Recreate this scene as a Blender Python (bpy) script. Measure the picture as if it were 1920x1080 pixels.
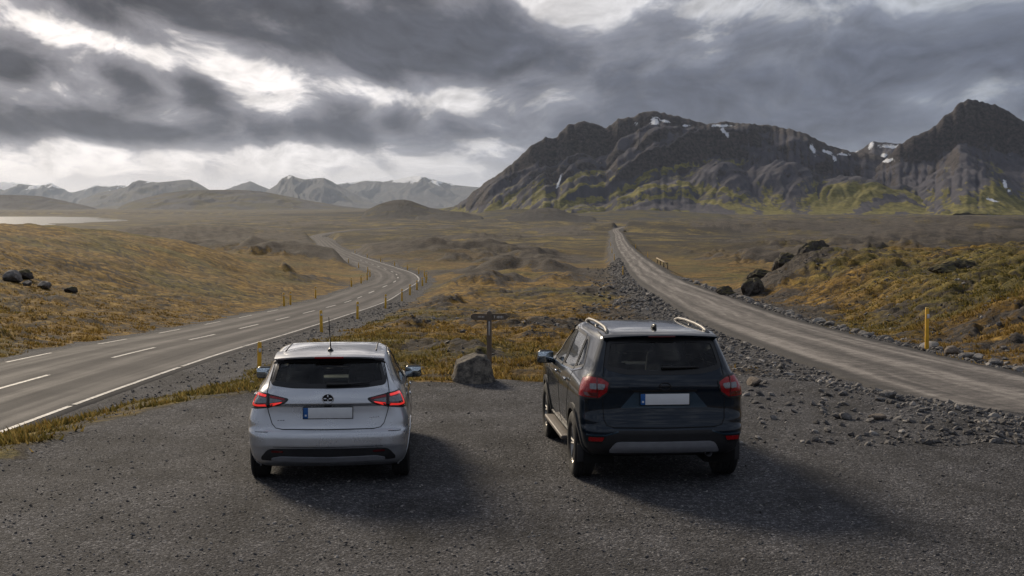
import bpy, bmesh, math, random
import numpy as np
from mathutils import Vector, Matrix
from mathutils.geometry import delaunay_2d_cdt

for o in list(bpy.data.objects):
    bpy.data.objects.remove(o, do_unlink=True)
scene = bpy.context.scene
COL = scene.collection
R = math.radians

# ------------------------------------------------------------------ camera
CAM_H = 3.04
cam_data = bpy.data.cameras.new('camera')
cam_data.lens = 49.1
cam_data.sensor_width = 36.0
cam_data.clip_start = 0.1
cam_data.clip_end = 80000.0
cam = bpy.data.objects.new('camera', cam_data)
cam.location = (0.0, 0.0, CAM_H)
cam.rotation_euler = (R(90.0) - math.atan(145.0 / 2620.0), 0.0, 0.0)
COL.objects.link(cam)
scene.camera = cam

# ------------------------------------------------------------------ light
SUN_AZ = R(-31.0)      # to the left of straight ahead
SUN_EL = R(27.0)
sun_dir = Vector((math.sin(SUN_AZ) * math.cos(SUN_EL), math.cos(SUN_AZ) * math.cos(SUN_EL), math.sin(SUN_EL)))
sd = bpy.data.lights.new('sun', 'SUN')
sd.energy = 3.6
sd.angle = R(13.0)
sd.color = (1.0, 0.85, 0.65)
sun = bpy.data.objects.new('sun', sd)
sun.rotation_euler = sun_dir.to_track_quat('Z', 'Y').to_euler()
COL.objects.link(sun)

scene.view_settings.view_transform = 'Standard'
scene.view_settings.look = 'None'
scene.view_settings.exposure = 0.05
scene.view_settings.gamma = 1.0
scene.view_settings.use_curve_mapping = False
scene.cycles.use_denoising = True
scene.cycles.max_bounces = 6
scene.cycles.diffuse_bounces = 2
scene.cycles.glossy_bounces = 3
scene.cycles.transparent_max_bounces = 12
scene.cycles.volume_bounces = 0
scene.cycles.caustics_reflective = False
scene.cycles.caustics_refractive = False
scene.cycles.sample_clamp_indirect = 4.0


# ------------------------------------------------------------------ node helper
class NT:
    def __init__(self, tree):
        self.t = tree
        self.n = tree.nodes
        self.l = tree.links

    def node(self, typ, **kw):
        nd = self.n.new(typ)
        for k, v in kw.items():
            setattr(nd, k, v)
        return nd

    def put(self, sock, v):
        if v is None:
            return
        if hasattr(v, 'is_output') or isinstance(v, bpy.types.NodeSocket):
            self.l.new(v, sock)
        else:
            if sock.type == 'RGBA' and len(v) == 3:
                v = (*v, 1.0)
            sock.default_value = v

    def math(self, op, a, b=None, c=None, clamp=False):
        nd = self.node('ShaderNodeMath', operation=op)
        nd.use_clamp = clamp
        self.put(nd.inputs[0], a)
        self.put(nd.inputs[1], b)
        self.put(nd.inputs[2], c)
        return nd.outputs[0]

    def vmath(self, op, a, b=None, out=0):
        nd = self.node('ShaderNodeVectorMath', operation=op)
        self.put(nd.inputs[0], a)
        self.put(nd.inputs[1], b)
        return nd.outputs[out]

    def sep(self, v):
        nd = self.node('ShaderNodeSeparateXYZ')
        self.put(nd.inputs[0], v)
        return nd.outputs

    def comb(self, x, y, z):
        nd = self.node('ShaderNodeCombineXYZ')
        for i, v in enumerate((x, y, z)):
            self.put(nd.inputs[i], v)
        return nd.outputs[0]

    def mix(self, fac, a, b, blend='MIX'):
        nd = self.node('ShaderNodeMix', data_type='RGBA', blend_type=blend)
        self.put(nd.inputs[0], fac)
        self.put(nd.inputs[6], a)
        self.put(nd.inputs[7], b)
        return nd.outputs[2]

    def lerp(self, fac, a, b):
        nd = self.node('ShaderNodeMix', data_type='FLOAT')
        self.put(nd.inputs[0], fac)
        self.put(nd.inputs[2], a)
        self.put(nd.inputs[3], b)
        return nd.outputs[0]

    def noise(self, vec, scale, detail=4.0, rough=0.55, distortion=0.0, lac=2.0):
        nd = self.node('ShaderNodeTexNoise')
        self.put(nd.inputs['Vector'], vec)
        self.put(nd.inputs['Scale'], scale)
        self.put(nd.inputs['Detail'], detail)
        self.put(nd.inputs['Roughness'], rough)
        self.put(nd.inputs['Lacunarity'], lac)
        self.put(nd.inputs['Distortion'], distortion)
        return nd.outputs['Fac']

    def voronoi(self, vec, scale, feature='F1', out='Distance', rnd=1.0):
        nd = self.node('ShaderNodeTexVoronoi', feature=feature)
        self.put(nd.inputs['Vector'], vec)
        self.put(nd.inputs['Scale'], scale)
        self.put(nd.inputs['Randomness'], rnd)
        return nd.outputs[out]

    def smooth(self, v, lo, hi, a=0.0, b=1.0):
        nd = self.node('ShaderNodeMapRange', interpolation_type='SMOOTHSTEP')
        self.put(nd.inputs[0], v)
        self.put(nd.inputs[1], lo)
        self.put(nd.inputs[2], hi)
        self.put(nd.inputs[3], a)
        self.put(nd.inputs[4], b)
        return nd.outputs[0]

    def lin(self, v, lo, hi, a=0.0, b=1.0):
        nd = self.node('ShaderNodeMapRange')
        self.put(nd.inputs[0], v)
        self.put(nd.inputs[1], lo)
        self.put(nd.inputs[2], hi)
        self.put(nd.inputs[3], a)
        self.put(nd.inputs[4], b)
        return nd.outputs[0]

    def ramp(self, fac, stops, interp='LINEAR'):
        nd = self.node('ShaderNodeValToRGB')
        cr = nd.color_ramp
        cr.interpolation = interp
        while len(cr.elements) < len(stops):
            cr.elements.new(0.5)
        for e, (p, c) in zip(cr.elements, stops):
            e.position = p
            e.color = (*c, 1.0)
        self.put(nd.inputs[0], fac)
        return nd.outputs[0]

    def bump(self, height, strength, distance, normal=None):
        nd = self.node('ShaderNodeBump')
        self.put(nd.inputs['Strength'], strength)
        self.put(nd.inputs['Distance'], distance)
        self.put(nd.inputs['Height'], height)
        if normal is not None:
            self.put(nd.inputs['Normal'], normal)
        return nd.outputs[0]

    def coord(self, out='Object'):
        return self.node('ShaderNodeTexCoord').outputs[out]

    def pos(self):
        return self.node('ShaderNodeNewGeometry').outputs['Position']

    def attr(self, name, out='Color'):
        return self.node('ShaderNodeAttribute', attribute_name=name).outputs[out]


def new_mat(name):
    m = bpy.data.materials.new(name)
    m.use_nodes = True
    t = NT(m.node_tree)
    t.n.clear()
    out = t.node('ShaderNodeOutputMaterial')
    bs = t.node('ShaderNodeBsdfPrincipled')
    t.l.new(bs.outputs[0], out.inputs[0])
    return m, t, bs


def simple_mat(name, color, rough=0.5, metal=0.0, coat=0.0, spec=0.5, vary=0.12, vscale=8.0, emit=None, estr=0.0, bump=0.0, bscale=60.0, coat_rough=0.05):
    m, t, bs = new_mat(name)
    co = t.coord('Object')
    n = t.noise(co, vscale, 5.0, 0.6)
    f = t.lin(n, 0.25, 0.75, 1.0 - vary, 1.0 + vary)
    c = t.mix(1.0, color, t.comb(f, f, f), 'MULTIPLY')
    t.put(bs.inputs['Base Color'], c)
    t.put(bs.inputs['Roughness'], t.lin(n, 0.25, 0.75, max(0.0, rough - vary * 0.4), min(1.0, rough + vary * 0.4)))
    bs.inputs['Metallic'].default_value = metal
    bs.inputs['Specular IOR Level'].default_value = spec
    bs.inputs['Coat Weight'].default_value = coat
    bs.inputs['Coat Roughness'].default_value = coat_rough
    if emit:
        bs.inputs['Emission Color'].default_value = (*emit, 1.0)
        bs.inputs['Emission Strength'].default_value = estr
    if bump:
        t.put(bs.inputs['Normal'], t.bump(t.noise(co, bscale, 4.0, 0.6), bump, 0.01))
    return m


# ------------------------------------------------------------------ sky
def build_world():
    w = bpy.data.worlds.new('World')
    scene.world = w
    w.use_nodes = True
    w.cycles.sampling_method = 'MANUAL'
    w.cycles.sample_map_resolution = 512
    t = NT(w.node_tree)
    t.n.clear()
    out = t.node('ShaderNodeOutputWorld')
    bg = t.node('ShaderNodeBackground')
    t.l.new(bg.outputs[0], out.inputs[0])
    sky = t.node('ShaderNodeTexSky', sky_type='NISHITA')
    sky.sun_disc = False
    sky.sun_elevation = SUN_EL
    sky.sun_rotation = SUN_AZ
    sky.air_density = 1.0
    sky.dust_density = 2.0
    sky.ozone_density = 1.0
    d = t.vmath('NORMALIZE', t.coord('Generated'))
    x, y, z = t.sep(d)
    zc = t.math('MAXIMUM', z, 0.0)
    az = t.math('ARCTAN2', x, y)
    el = t.math('ARCSINE', zc)
    # cloud layer seen in perspective
    den = t.math('ADD', zc, 0.26)
    px = t.math('DIVIDE', x, den)
    py = t.math('DIVIDE', y, den)
    p = t.comb(px, t.math('MULTIPLY', py, 0.60), 0.0)
    warp = t.node('ShaderNodeTexNoise')
    t.put(warp.inputs['Vector'], p)
    warp.inputs['Scale'].default_value = 2.6
    warp.inputs['Detail'].default_value = 2.0
    wv = t.vmath('SCALE', t.vmath('SUBTRACT', warp.outputs['Color'], (0.5, 0.5, 0.5)), None)
    wv.node.inputs['Scale'].default_value = 0.30
    p = t.vmath('ADD', p, wv)

    def field(vec, det):
        a = t.noise(vec, 3.0, 2.0, 0.5)
        b = t.noise(vec, 10.0, det, 0.60)
        n = t.math('ADD', t.math('MULTIPLY', a, 0.55), t.math('MULTIPLY', b, 0.45))
        return t.math('MULTIPLY_ADD', n, 1.9, -0.45)
    n0 = field(p, 7.0)
    n1 = field(t.vmath('ADD', p, (-0.016, -0.024, 0.0)), 4.0)

    # large cloud masses and openings, by azimuth / elevation in degrees
    def blob(a0, e0, ra, re, amp, rot=0.0):
        da = t.math('SUBTRACT', az, R(a0))
        de = t.math('SUBTRACT', el, R(e0))
        c, s = math.cos(rot), math.sin(rot)
        u = t.math('ADD', t.math('MULTIPLY', da, c / R(ra)), t.math('MULTIPLY', de, s / R(ra)))
        v = t.math('SUBTRACT', t.math('MULTIPLY', de, c / R(re)), t.math('MULTIPLY', da, s / R(re)))
        r2 = t.math('ADD', t.math('MULTIPLY', u, u), t.math('MULTIPLY', v, v))
        g = t.math('POWER', 2.71828, t.math('MULTIPLY', r2, -1.0))
        return t.math('MULTIPLY', g, amp)
    total = None
    for b in SKY_MASSES:
        g = blob(*b)
        total = g if total is None else t.math('ADD', total, g)
    dens = t.math('ADD', n0, total)

    # thin cloud glows towards the sun
    cs = t.vmath('DOT_PRODUCT', d, tuple(sun_dir), out=1)
    ang = t.math('ARCCOSINE', cs)
    glow = t.smooth(ang, R(52.0), R(20.0))
    thin_c = t.mix(glow, (0.42, 0.45, 0.505), (1.18, 1.10, 1.05))
    mid_c = t.mix(glow, (0.200, 0.225, 0.285), (0.32, 0.308, 0.330))
    dark_c = t.mix(glow, (0.110, 0.126, 0.170), (0.068, 0.068, 0.080))
    c1 = t.smooth(dens, 0.33, 0.53)
    c2 = t.smooth(dens, 0.46, 0.82)
    cloud = t.mix(c1, thin_c, mid_c)
    cloud = t.mix(c2, cloud, dark_c)
    rel = t.math('MULTIPLY', t.math('SUBTRACT', n0, n1), 1.7)
    f = t.math('MINIMUM', t.math('MAXIMUM', t.math('ADD', 1.0, rel), 0.7), 1.5)
    cloud = t.mix(1.0, cloud, t.comb(f, f, f), 'MULTIPLY')
    # clear air between the clouds
    sk = t.mix(1.0, sky.outputs[0], (0.045, 0.052, 0.065), 'MULTIPLY')
    sk = t.mix(0.5, sk, (0.42, 0.50, 0.62))
    clear = t.smooth(dens, 0.12, -0.05)
    col = t.mix(clear, cloud, sk)
    # pale veil low over the land
    veil = t.smooth(el, R(2.9), R(0.4), 0.0, 0.9)
    veil_c = t.mix(glow, (0.42, 0.46, 0.53), (1.30, 1.17, 1.06))
    col = t.mix(veil, col, veil_c)
    t.l.new(col, bg.inputs[0])
    bg.inputs[1].default_value = 1.0


# azimuth, elevation, half widths (degrees), density, tilt
SKY_MASSES = [
    (-9.0, 8.4, 9.5, 1.8, 0.42, 0.0),       # big dark bank, upper left
    (-4.5, 6.5, 4.5, 1.0, 0.40, -0.06),
    (-0.6, 7.6, 1.3, 1.5, 0.30, 0.0),
    (-19.6, 5.6, 1.5, 0.7, 0.44, -0.35),    # broken cumulus
    (-15.2, 5.0, 1.3, 0.65, 0.36, -0.40),
    (-16.5, 3.3, 6.5, 0.70, 0.32, -0.03),
    (-5.0, 3.2, 8.0, 0.85, 0.20, -0.02),
    (9.0, 4.8, 10.0, 2.0, 0.26, 0.0),       # overcast above the mountain
    (18.0, 5.8, 6.0, 1.6, 0.16, 0.0),
    (-16.5, 6.6, 4.6, 0.50, -0.18, -0.20),  # bright openings
    (-9.6, 5.1, 4.6, 0.50, -0.19, -0.18),
    (-3.4, 4.6, 4.2, 0.5, -0.25, -0.05),
    (-12.0, 2.1, 9.0, 0.7, -0.26, 0.0),
    (1.2, 8.7, 1.3, 0.8, -0.48, 0.2),
    (7.0, 8.2, 7.5, 0.7, -0.19, -0.05),
    (17.0, 8.4, 5.0, 0.6, -0.16, 0.05),
    (15.6, 4.4, 1.8, 0.45, -0.26, -0.1),
    (19.5, 4.9, 2.2, 0.6, -0.20, 0.0),
    (10.0, 2.9, 9.0, 0.7, 0.14, 0.0),
    (-12.4, 4.75, 1.2, 0.65, 0.40, -0.6),
]
build_world()


# ------------------------------------------------------------------ mesh helpers
def obj(name, me, mat=None, parent=None):
    o = bpy.data.objects.new(name, me)
    COL.objects.link(o)
    if mat is not None and len(me.materials) == 0:
        me.materials.append(mat)
    if parent is not None:
        o.parent = parent
    return o


def tag(o, label=None, cat=None, group=None, kind=None):
    if label:
        o['label'] = label
    if cat:
        o['category'] = cat
    if group:
        o['group'] = group
    if kind:
        o['kind'] = kind
    return o


def empty(name, loc, rz=0.0):
    o = bpy.data.objects.new(name, None)
    COL.objects.link(o)
    o.location = loc
    o.rotation_euler = (0, 0, rz)
    o.empty_display_size = 0.2
    return o


def np_mesh(name, verts, faces, smooth=True):
    """verts (n,3), faces (m,3) or (m,4) arrays"""
    me = bpy.data.meshes.new(name)
    verts = np.ascontiguousarray(verts, dtype=np.float32)
    faces = np.ascontiguousarray(faces, dtype=np.int32)
    k = faces.shape[1]
    me.vertices.add(len(verts))
    me.vertices.foreach_set('co', verts.ravel())
    me.loops.add(faces.size)
    me.loops.foreach_set('vertex_index', faces.ravel())
    me.polygons.add(len(faces))
    me.polygons.foreach_set('loop_start', np.arange(0, faces.size, k, dtype=np.int32))
    me.polygons.foreach_set('loop_total', np.full(len(faces), k, dtype=np.int32))
    me.update(calc_edges=True)
    me.polygons.foreach_set('use_smooth', np.full(len(faces), smooth))
    return me


def col_attr(me, name, arr):
    a = me.color_attributes.new(name, 'FLOAT_COLOR', 'POINT')
    arr = np.asarray(arr, dtype=np.float32)
    if arr.shape[1] == 3:
        arr = np.concatenate([arr, np.ones((len(arr), 1), np.float32)], 1)
    a.data.foreach_set('color', arr.ravel())


def grid_faces(nr, nc, wrap=False):
    i = np.arange(nr - 1)[:, None]
    j = np.arange(nc if wrap else nc - 1)[None, :]
    j2 = (j + 1) % nc
    a = i * nc + j
    b = i * nc + j2
    c = (i + 1) * nc + j2
    d = (i + 1) * nc + j
    return np.stack([a, b, c, d], -1).reshape(-1, 4)


# ------------------------------------------------------------------ noise
def _hash(ix, iy, seed):
    h = (ix.astype(np.int64) * 374761393 + iy.astype(np.int64) * 668265263 + seed * 1274126177) & 0xFFFFFFFF
    h = ((h ^ (h >> 13)) * 1274126177) & 0xFFFFFFFF
    return (h ^ (h >> 16)) & 0xFFFF


_ANG = np.linspace(0, 2 * np.pi, 65536, endpoint=False)
_GC = np.cos(_ANG).astype(np.float32)
_GS = np.sin(_ANG).astype(np.float32)


def perlin(x, y, seed=0):
    x = np.asarray(x, dtype=np.float64)
    y = np.asarray(y, dtype=np.float64)
    fx = np.floor(x)
    fy = np.floor(y)
    dx = (x - fx).astype(np.float32)
    dy = (y - fy).astype(np.float32)
    ix = fx.astype(np.int64)
    iy = fy.astype(np.int64)
    u = dx * dx * dx * (dx * (dx * 6 - 15) + 10)
    v = dy * dy * dy * (dy * (dy * 6 - 15) + 10)

    def g(i, j):
        h = _hash(ix + i, iy + j, seed)
        return _GC[h] * (dx - i) + _GS[h] * (dy - j)
    a = g(0, 0)
    b = g(1, 0)
    c = g(0, 1)
    d = g(1, 1)
    ab = a + u * (b - a)
    cd = c + u * (d - c)
    return (ab + v * (cd - ab)) * 1.5


def fbm(x, y, octv=4, gain=0.5, lac=2.03, seed=0):
    s = 0.0
    amp = 1.0
    f = 1.0
    for o in range(octv):
        s = s + amp * perlin(x * f + 17.3 * o, y * f - 9.1 * o, seed + o * 31)
        amp *= gain
        f *= lac
    return s


def ridged(x, y, octv=4, gain=0.5, lac=2.03, seed=0):
    s = 0.0
    amp = 1.0
    f = 1.0
    for o in range(octv):
        s = s + amp * (1.0 - 2.0 * np.abs(perlin(x * f + 11.7 * o, y * f + 5.3 * o, seed + o * 17)))
        amp *= gain
        f *= lac
    return s


def sstep(v, lo, hi):
    t = np.clip((v - lo) / (hi - lo), 0.0, 1.0)
    return t * t * (3 - 2 * t)


# ------------------------------------------------------------------ terrain layout (metres, camera over the origin looking along +y)
def hermite(ys, vs):
    ys = np.array(ys, float)
    vs = np.array(vs, float)
    d = np.diff(vs) / np.diff(ys)
    m = np.empty_like(vs)
    m[0], m[-1] = d[0], d[-1]
    h = np.diff(ys)
    m[1:-1] = (d[:-1] * h[1:] + d[1:] * h[:-1]) / (h[1:] + h[:-1])

    def f(y):
        y = np.asarray(y, float)
        yc = np.clip(y, ys[0], ys[-1])
        i = np.clip(np.searchsorted(ys, yc) - 1, 0, len(ys) - 2)
        hh = h[i]
        t = (yc - ys[i]) / hh
        t2 = t * t
        t3 = t2 * t
        r = (2 * t3 - 3 * t2 + 1) * vs[i] + (t3 - 2 * t2 + t) * hh * m[i] + (-2 * t3 + 3 * t2) * vs[i + 1] + (t3 - t2) * hh * m[i + 1]
        r = r + np.where(y < ys[0], (y - ys[0]) * m[0], 0) + np.where(y > ys[-1], (y - ys[-1]) * m[-1], 0)
        return r
    return f


A_Y = [-60, 0, 20, 34.8, 43.3, 60.3, 82.6, 113.6, 132.5, 152, 168, 182, 198, 220, 268, 355, 482, 656, 785, 840, 896, 1053, 1259, 1600]
A_X = [-16, -14.2, -13.4, -12.8, -12.5, -12.6, -12.8, -12.9, -13.5, -14.0, -14.4, -15.0, -16.2, -18.4, -25.4, -40, -61.6, -88.8, -109.5, -114, -117, -122, -112, -70]
A_Z = [-0.9, -1.2, -1.35, -1.45, -1.6, -2.3, -3.2, -4.25, -4.8, -5.3, -5.7, -6.0, -6.4, -6.9, -7.8, -9, -10, -10.7, -11, -11.1, -11.3, -11.8, -12.3, -13]
ax_f, az_f = hermite(A_Y, A_X), hermite(A_Y, A_Z)
G_Y = [-60, 0, 14, 27.7, 41.3, 60.3, 90, 122.4, 238.5, 483, 702, 1000, 1120, 1240, 1400]
G_X = [18, 13, 11.2, 10.35, 10.2, 10.5, 12.0, 13.8, 21.4, 37.8, 53.6, 75, 88, 104, 122]
G_Z = [0.1, 0.0, -0.25, -0.75, -1.2, -1.8, -2.6, -3.5, -5.6, -8, -9, -10, -10.3, -10.6, -11]
gx_f, gz_f = hermite(G_Y, G_X), hermite(G_Y, G_Z)
A_HALF, G_HALF = 3.15, 2.3
B_Y = [-200, 0, 20, 30, 43, 70, 122, 170, 212, 268, 355, 482, 800, 1260, 2000, 3500, 5000, 60000]
B_Z = [0.5, -0.2, -0.5, -1.0, -1.6, -2.65, -4.5, -5.9, -7.0, -8.1, -9.3, -10.4, -11.6, -12.8, -13.5, -9, -2, 0]
bz_f = hermite(B_Y, B_Z)
LOT = [(-16, -60), (-11, -12), (-8.8, 2), (-7.2, 11), (-6.3, 16.4), (-5.9, 18.6), (-5.4, 20.6), (-4.7, 22.6), (-3.3, 23.8), (-1.7, 24.3), (-0.3, 24.5),
       (0.8, 24.0), (2.2, 24.6), (4.2, 25.2), (5.2, 23.2), (6.0, 20.0), (6.8, 16.5), (7.6, 12.0), (9.0, 4.0), (13, -15), (20, -60)]
LAKE = [(-480, 1420), (-640, 1900), (-700, 2460), (-760, 2800), (-880, 3130), (-1020, 3500), (-1400, 4480), (-2600, 4700), (-5200, 4300), (-6000, 2500), (-3500, 900), (-1200, 900)]
LAKE_Z = -16.0


def poly_sdf(x, y, poly):
    """signed distance, negative inside"""
    P = np.array(poly, float)
    n = len(P)
    best = np.full(np.shape(x), 1e18)
    inside = np.zeros(np.shape(x), bool)
    for i in range(n):
        ax, ay = P[i]
        bx, by = P[(i + 1) % n]
        ex, ey = bx - ax, by - ay
        t = np.clip(((x - ax) * ex + (y - ay) * ey) / (ex * ex + ey * ey), 0, 1)
        best = np.minimum(best, (x - ax - t * ex) ** 2 + (y - ay - t * ey) ** 2)
        if by != ay:
            c = ((ay > y) != (by > y)) & (x < (bx - ax) * (y - ay) / (by - ay) + ax)
            inside ^= c
    d = np.sqrt(best)
    return np.where(inside, -d, d)


def gauss(x, y, cx, cy, sx, sy, h):
    return h * np.exp(-0.5 * ((x - cx) / sx) ** 2 - 0.5 * ((y - cy) / sy) ** 2)


# low swells of lava further out: x, y, sx, sy, height
MOUNDS = [(20.5, 100, 4.5, 6, 1.3), (-46, 300, 16, 22, 4.0), (-20, 420, 25, 30, 3.5), (-3, 150, 9, 10, 1.0), (4, 112, 8, 6, 0.9), (6, 210, 14, 14, 1.6),
          (75, 330, 14, 18, 3.4), (60, 260, 10, 12, 2.0), (105, 380, 22, 22, 4.6), (150, 520, 40, 30, 5.0), (95, 210, 16, 14, 2.6), (230, 640, 40, 30, 6.0),
          (-95, 420, 26, 26, 4.0), (-30, 640, 30, 40, 3.0), (300, 900, 60, 50, 8.0), (-170, 700, 60, 45, 4.5), (180, 1100, 90, 60, 7.0), (470, 1300, 120, 80, 9.0),
          (60, 165, 9, 9, 1.5), (52, 190, 7, 9, 1.6)]


def smooth_noise_amp(y):
    return np.clip(1.15 - (y - 60) / 900.0, 0.25, 1.0)


def terrain(x, y, detail=True):
    x = np.asarray(x, float)
    y = np.asarray(y, float)
    r = np.sqrt(x * x + y * y)
    base = bz_f(np.where(y > 0, np.maximum(y, 0.9 * r), y))
    hillL = gauss(x, y, -62, 150, 33, 62, 6.4) + gauss(x, y, -75, 70, 30, 40, 2.6)
    hillR = gauss(x, y, 36, 94, 13, 30, 3.5) + gauss(x, y, 30, 46, 11, 16, 1.5) + gauss(x, y, 62, 60, 22, 40, 1.2)
    hillL = hillL * sstep(ax_f(np.clip(y, -60, 300)) - x, 3.5, 26)
    hillR = hillR * sstep(x - gx_f(np.clip(y, -60, 300)), 2.0, 12)
    big = fbm(x / 95, y / 150, 4, 0.5, seed=5)
    z = base + hillL + hillR + big * np.clip((r - 40) / 260, 0, 1) * np.clip(r / 400, 0.5, 3.5) * np.where(r > 2500, np.clip(1 - (r - 2500) / 2500, 0.15, 1), 1)
    lava = fbm(x / 26 + 3.1, y / 52, 4, 0.55, seed=21) * 0.9 + fbm(x / 150, y / 420, 3, 0.5, seed=27) * np.clip(r / 500, 0, 1.1)
    for cx, cy, sx, sy, h in MOUNDS:
        g = gauss(x, y, cx, cy, sx, sy, 1.0)
        z = z + g * h * (1.0 + 0.25 * big)
        lava = lava + 0.75 * g
    lava = lava - 0.55 * np.clip(hillL / 2.5, 0, 1) - 0.22 * np.clip(hillR / 2.0, 0, 1) - 0.14 - 0.06 * np.clip((120 - r) / 60, 0, 1)
    # stony ground along both road banks
    xa, za = ax_f(y), az_f(y)
    xg, zg = gx_f(y), gz_f(y)
    eps = 0.5
    ca = 1 / np.sqrt(1 + ((ax_f(y + eps) - ax_f(y - eps)) / (2 * eps)) ** 2)
    cg = 1 / np.sqrt(1 + ((gx_f(y + eps) - gx_f(y - eps)) / (2 * eps)) ** 2)
    da = (x - xa) * ca
    dg = (x - xg) * cg
    on_a = (y > -60) & (y < 1600)
    on_g = (y > -60) & (y < 1400)
    da = np.where(on_a, da, 999.0)
    dg = np.where(on_g, dg, 999.0)
    edge_n = fbm(x / 2.3, y / 3.2, 3, 0.55, seed=61)
    bank = np.clip(1 - (np.abs(dg + 0.9) - 2.9 + edge_n * 1.2) / 2.2, 0, 1) * on_g
    shoulder = np.clip(1 - (np.abs(da - 0.3) - 3.9 + edge_n * 0.7) / 1.3, 0, 1) * on_a
    lava_m = sstep(lava + 0.25 * edge_n, 0.02, 0.40)
    lava_m = np.maximum(lava_m, 0.9 * sstep(bank, 0.1, 0.7))
    lava_m = np.where((dg < -2) & (dg > -11), np.maximum(lava_m, sstep(1 - (-dg - 3) / 4.5 + edge_n * 0.9, 0.35, 0.9) * np.clip((95 - y) / 30, 0, 1)), lava_m)
    lot = poly_sdf(x, y, LOT)
    lot_n = lot + edge_n * 0.45 + 0.25 * perlin(x / 0.7, y / 0.7, 71)
    lot_m = 1 - sstep(lot_n, -0.25, 0.35)
    fade = smooth_noise_amp(r)
    crease = np.zeros_like(z)
    if detail:
        rough = np.clip(0.7 + 0.8 * np.clip(hillR / 1.4, 0, 1) - 0.05 * np.clip(hillL / 2, 0, 1) + 0.25 * lava_m, 0.3, 1.6)
        wx = x + 0.5 * perlin(x / 1.7, y / 1.7, 91)
        wy = y + 0.5 * perlin(x / 1.7 + 40, y / 1.7, 92)
        p1 = np.abs(perlin(wx / 1.9, wy / 1.5, 33))
        p2 = np.abs(perlin(wx / 0.75, wy / 0.62, 34))
        p3 = perlin(x / 0.26, y / 0.26, 35)
        p0 = perlin(wx / 5.5, wy / 4.5, 36)
        hum = 0.30 * np.sqrt(p1) + 0.16 * np.sqrt(p2) + 0.035 * p3 + 0.35 * p0
        near_fine = np.clip(1 - (r - 90) / 160, 0, 1)
        far_fine = fbm(x / 10.0, y / 14.0, 3, 0.55, seed=45) * np.clip((r - 50) / 120, 0, 1) * 1.3 + np.abs(fbm(x / 34.0, y / 46.0, 3, 0.55, seed=49)) * np.clip((r - 90) / 150, 0, 1) * 2.0
        far_fine = far_fine * sstep(np.minimum(np.abs(da), np.abs(dg)), 5.0, 5.0 + np.clip(r * 0.06, 6, 30)) - 0.25 * np.clip((r - 90) / 150, 0, 1)
        z = z + hum * rough * near_fine + far_fine * fade * np.clip(0.4 + lava_m, 0, 1.3)
        crag = ridged(wx / 2.6, wy / 2.2, 3, 0.55, seed=81)
        z = z + lava_m * crag * 0.11 * near_fine * (1 - lot_m)
        p5 = np.abs(perlin(wx / 4.2 + 7, wy / 3.0, 39))
        crease = (1 - sstep(np.sqrt(p1), 0.12, 0.48)) * 0.9 + (1 - sstep(np.sqrt(p2), 0.08, 0.42)) * 0.7 + (1 - sstep(np.sqrt(p5), 0.10, 0.40)) * 0.7
        crease = np.clip(crease * np.clip(rough * 1.3, 0.3, 1.0), 0, 1) * near_fine
    # lake basin
    lk = np.where((y > 700) & (x < 0), poly_sdf(x, y, LAKE), 9999.0)
    lk_n = lk + 60 * fbm(x / 260, y / 260, 3, 0.5, seed=53)
    z = np.where(lk_n < 0, LAKE_Z - 0.8 + np.maximum(lk_n * 0.03, -6), np.where(lk_n < 500, np.maximum(np.minimum(z, LAKE_Z + 0.5 + lk_n * 0.014), LAKE_Z + 0.4), z))
    # cut and fill for the two roads
    sink = 0.012 + 0.00035 * np.maximum(r - 50, 0)
    ta = sstep(np.abs(da), A_HALF + 0.7, A_HALF + 5.0)
    z = np.where(on_a, (az_f(y) - sink - 0.10 * np.clip(np.abs(da) - A_HALF - 0.2, 0, 1.2)) * (1 - ta) + z * ta, z)
    tg = sstep(np.abs(dg), G_HALF + 0.5, G_HALF + 3.6)
    z = np.where(on_g, (gz_f(y) - sink - 0.05 * np.clip(np.abs(dg) - G_HALF, 0, 1.0)) * (1 - tg) + z * tg, z)
    # the level gravel lay-by
    tl = sstep(lot, -0.3, 5.5)
    lotz = 0.012 * perlin(x / 0.9, y / 0.9, 72) + 0.03 * perlin(x / 3.5, y / 3.5, 73)
    z = lotz * (1 - tl) + z * tl
    if detail:
        berm = np.exp(-((lot - 0.15) / 0.45) ** 2) * (0.05 + 0.09 * np.clip(edge_n, 0, 1)) * (np.abs(x) < 9)
        z = z + berm + bank * (1 - tg * 0.3) * (np.abs(dg) > G_HALF + 0.3) * 0.05 * perlin(x / 0.45, y / 0.45, 74)
    gravel = np.maximum(lot_m, np.maximum(sstep(shoulder, 0.15, 0.6), sstep(bank, 0.35, 0.9)))
    fill = sstep(x, 3.2, 4.6) * sstep(29.5 - y + edge_n, 0.0, 2.0) * (dg < 0)
    gravel = np.maximum(gravel, fill)
    return z, gravel, lava_m, crease, hillR


def ground_z(x, y):
    return terrain(np.atleast_1d(x), np.atleast_1d(y))[0]


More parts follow.
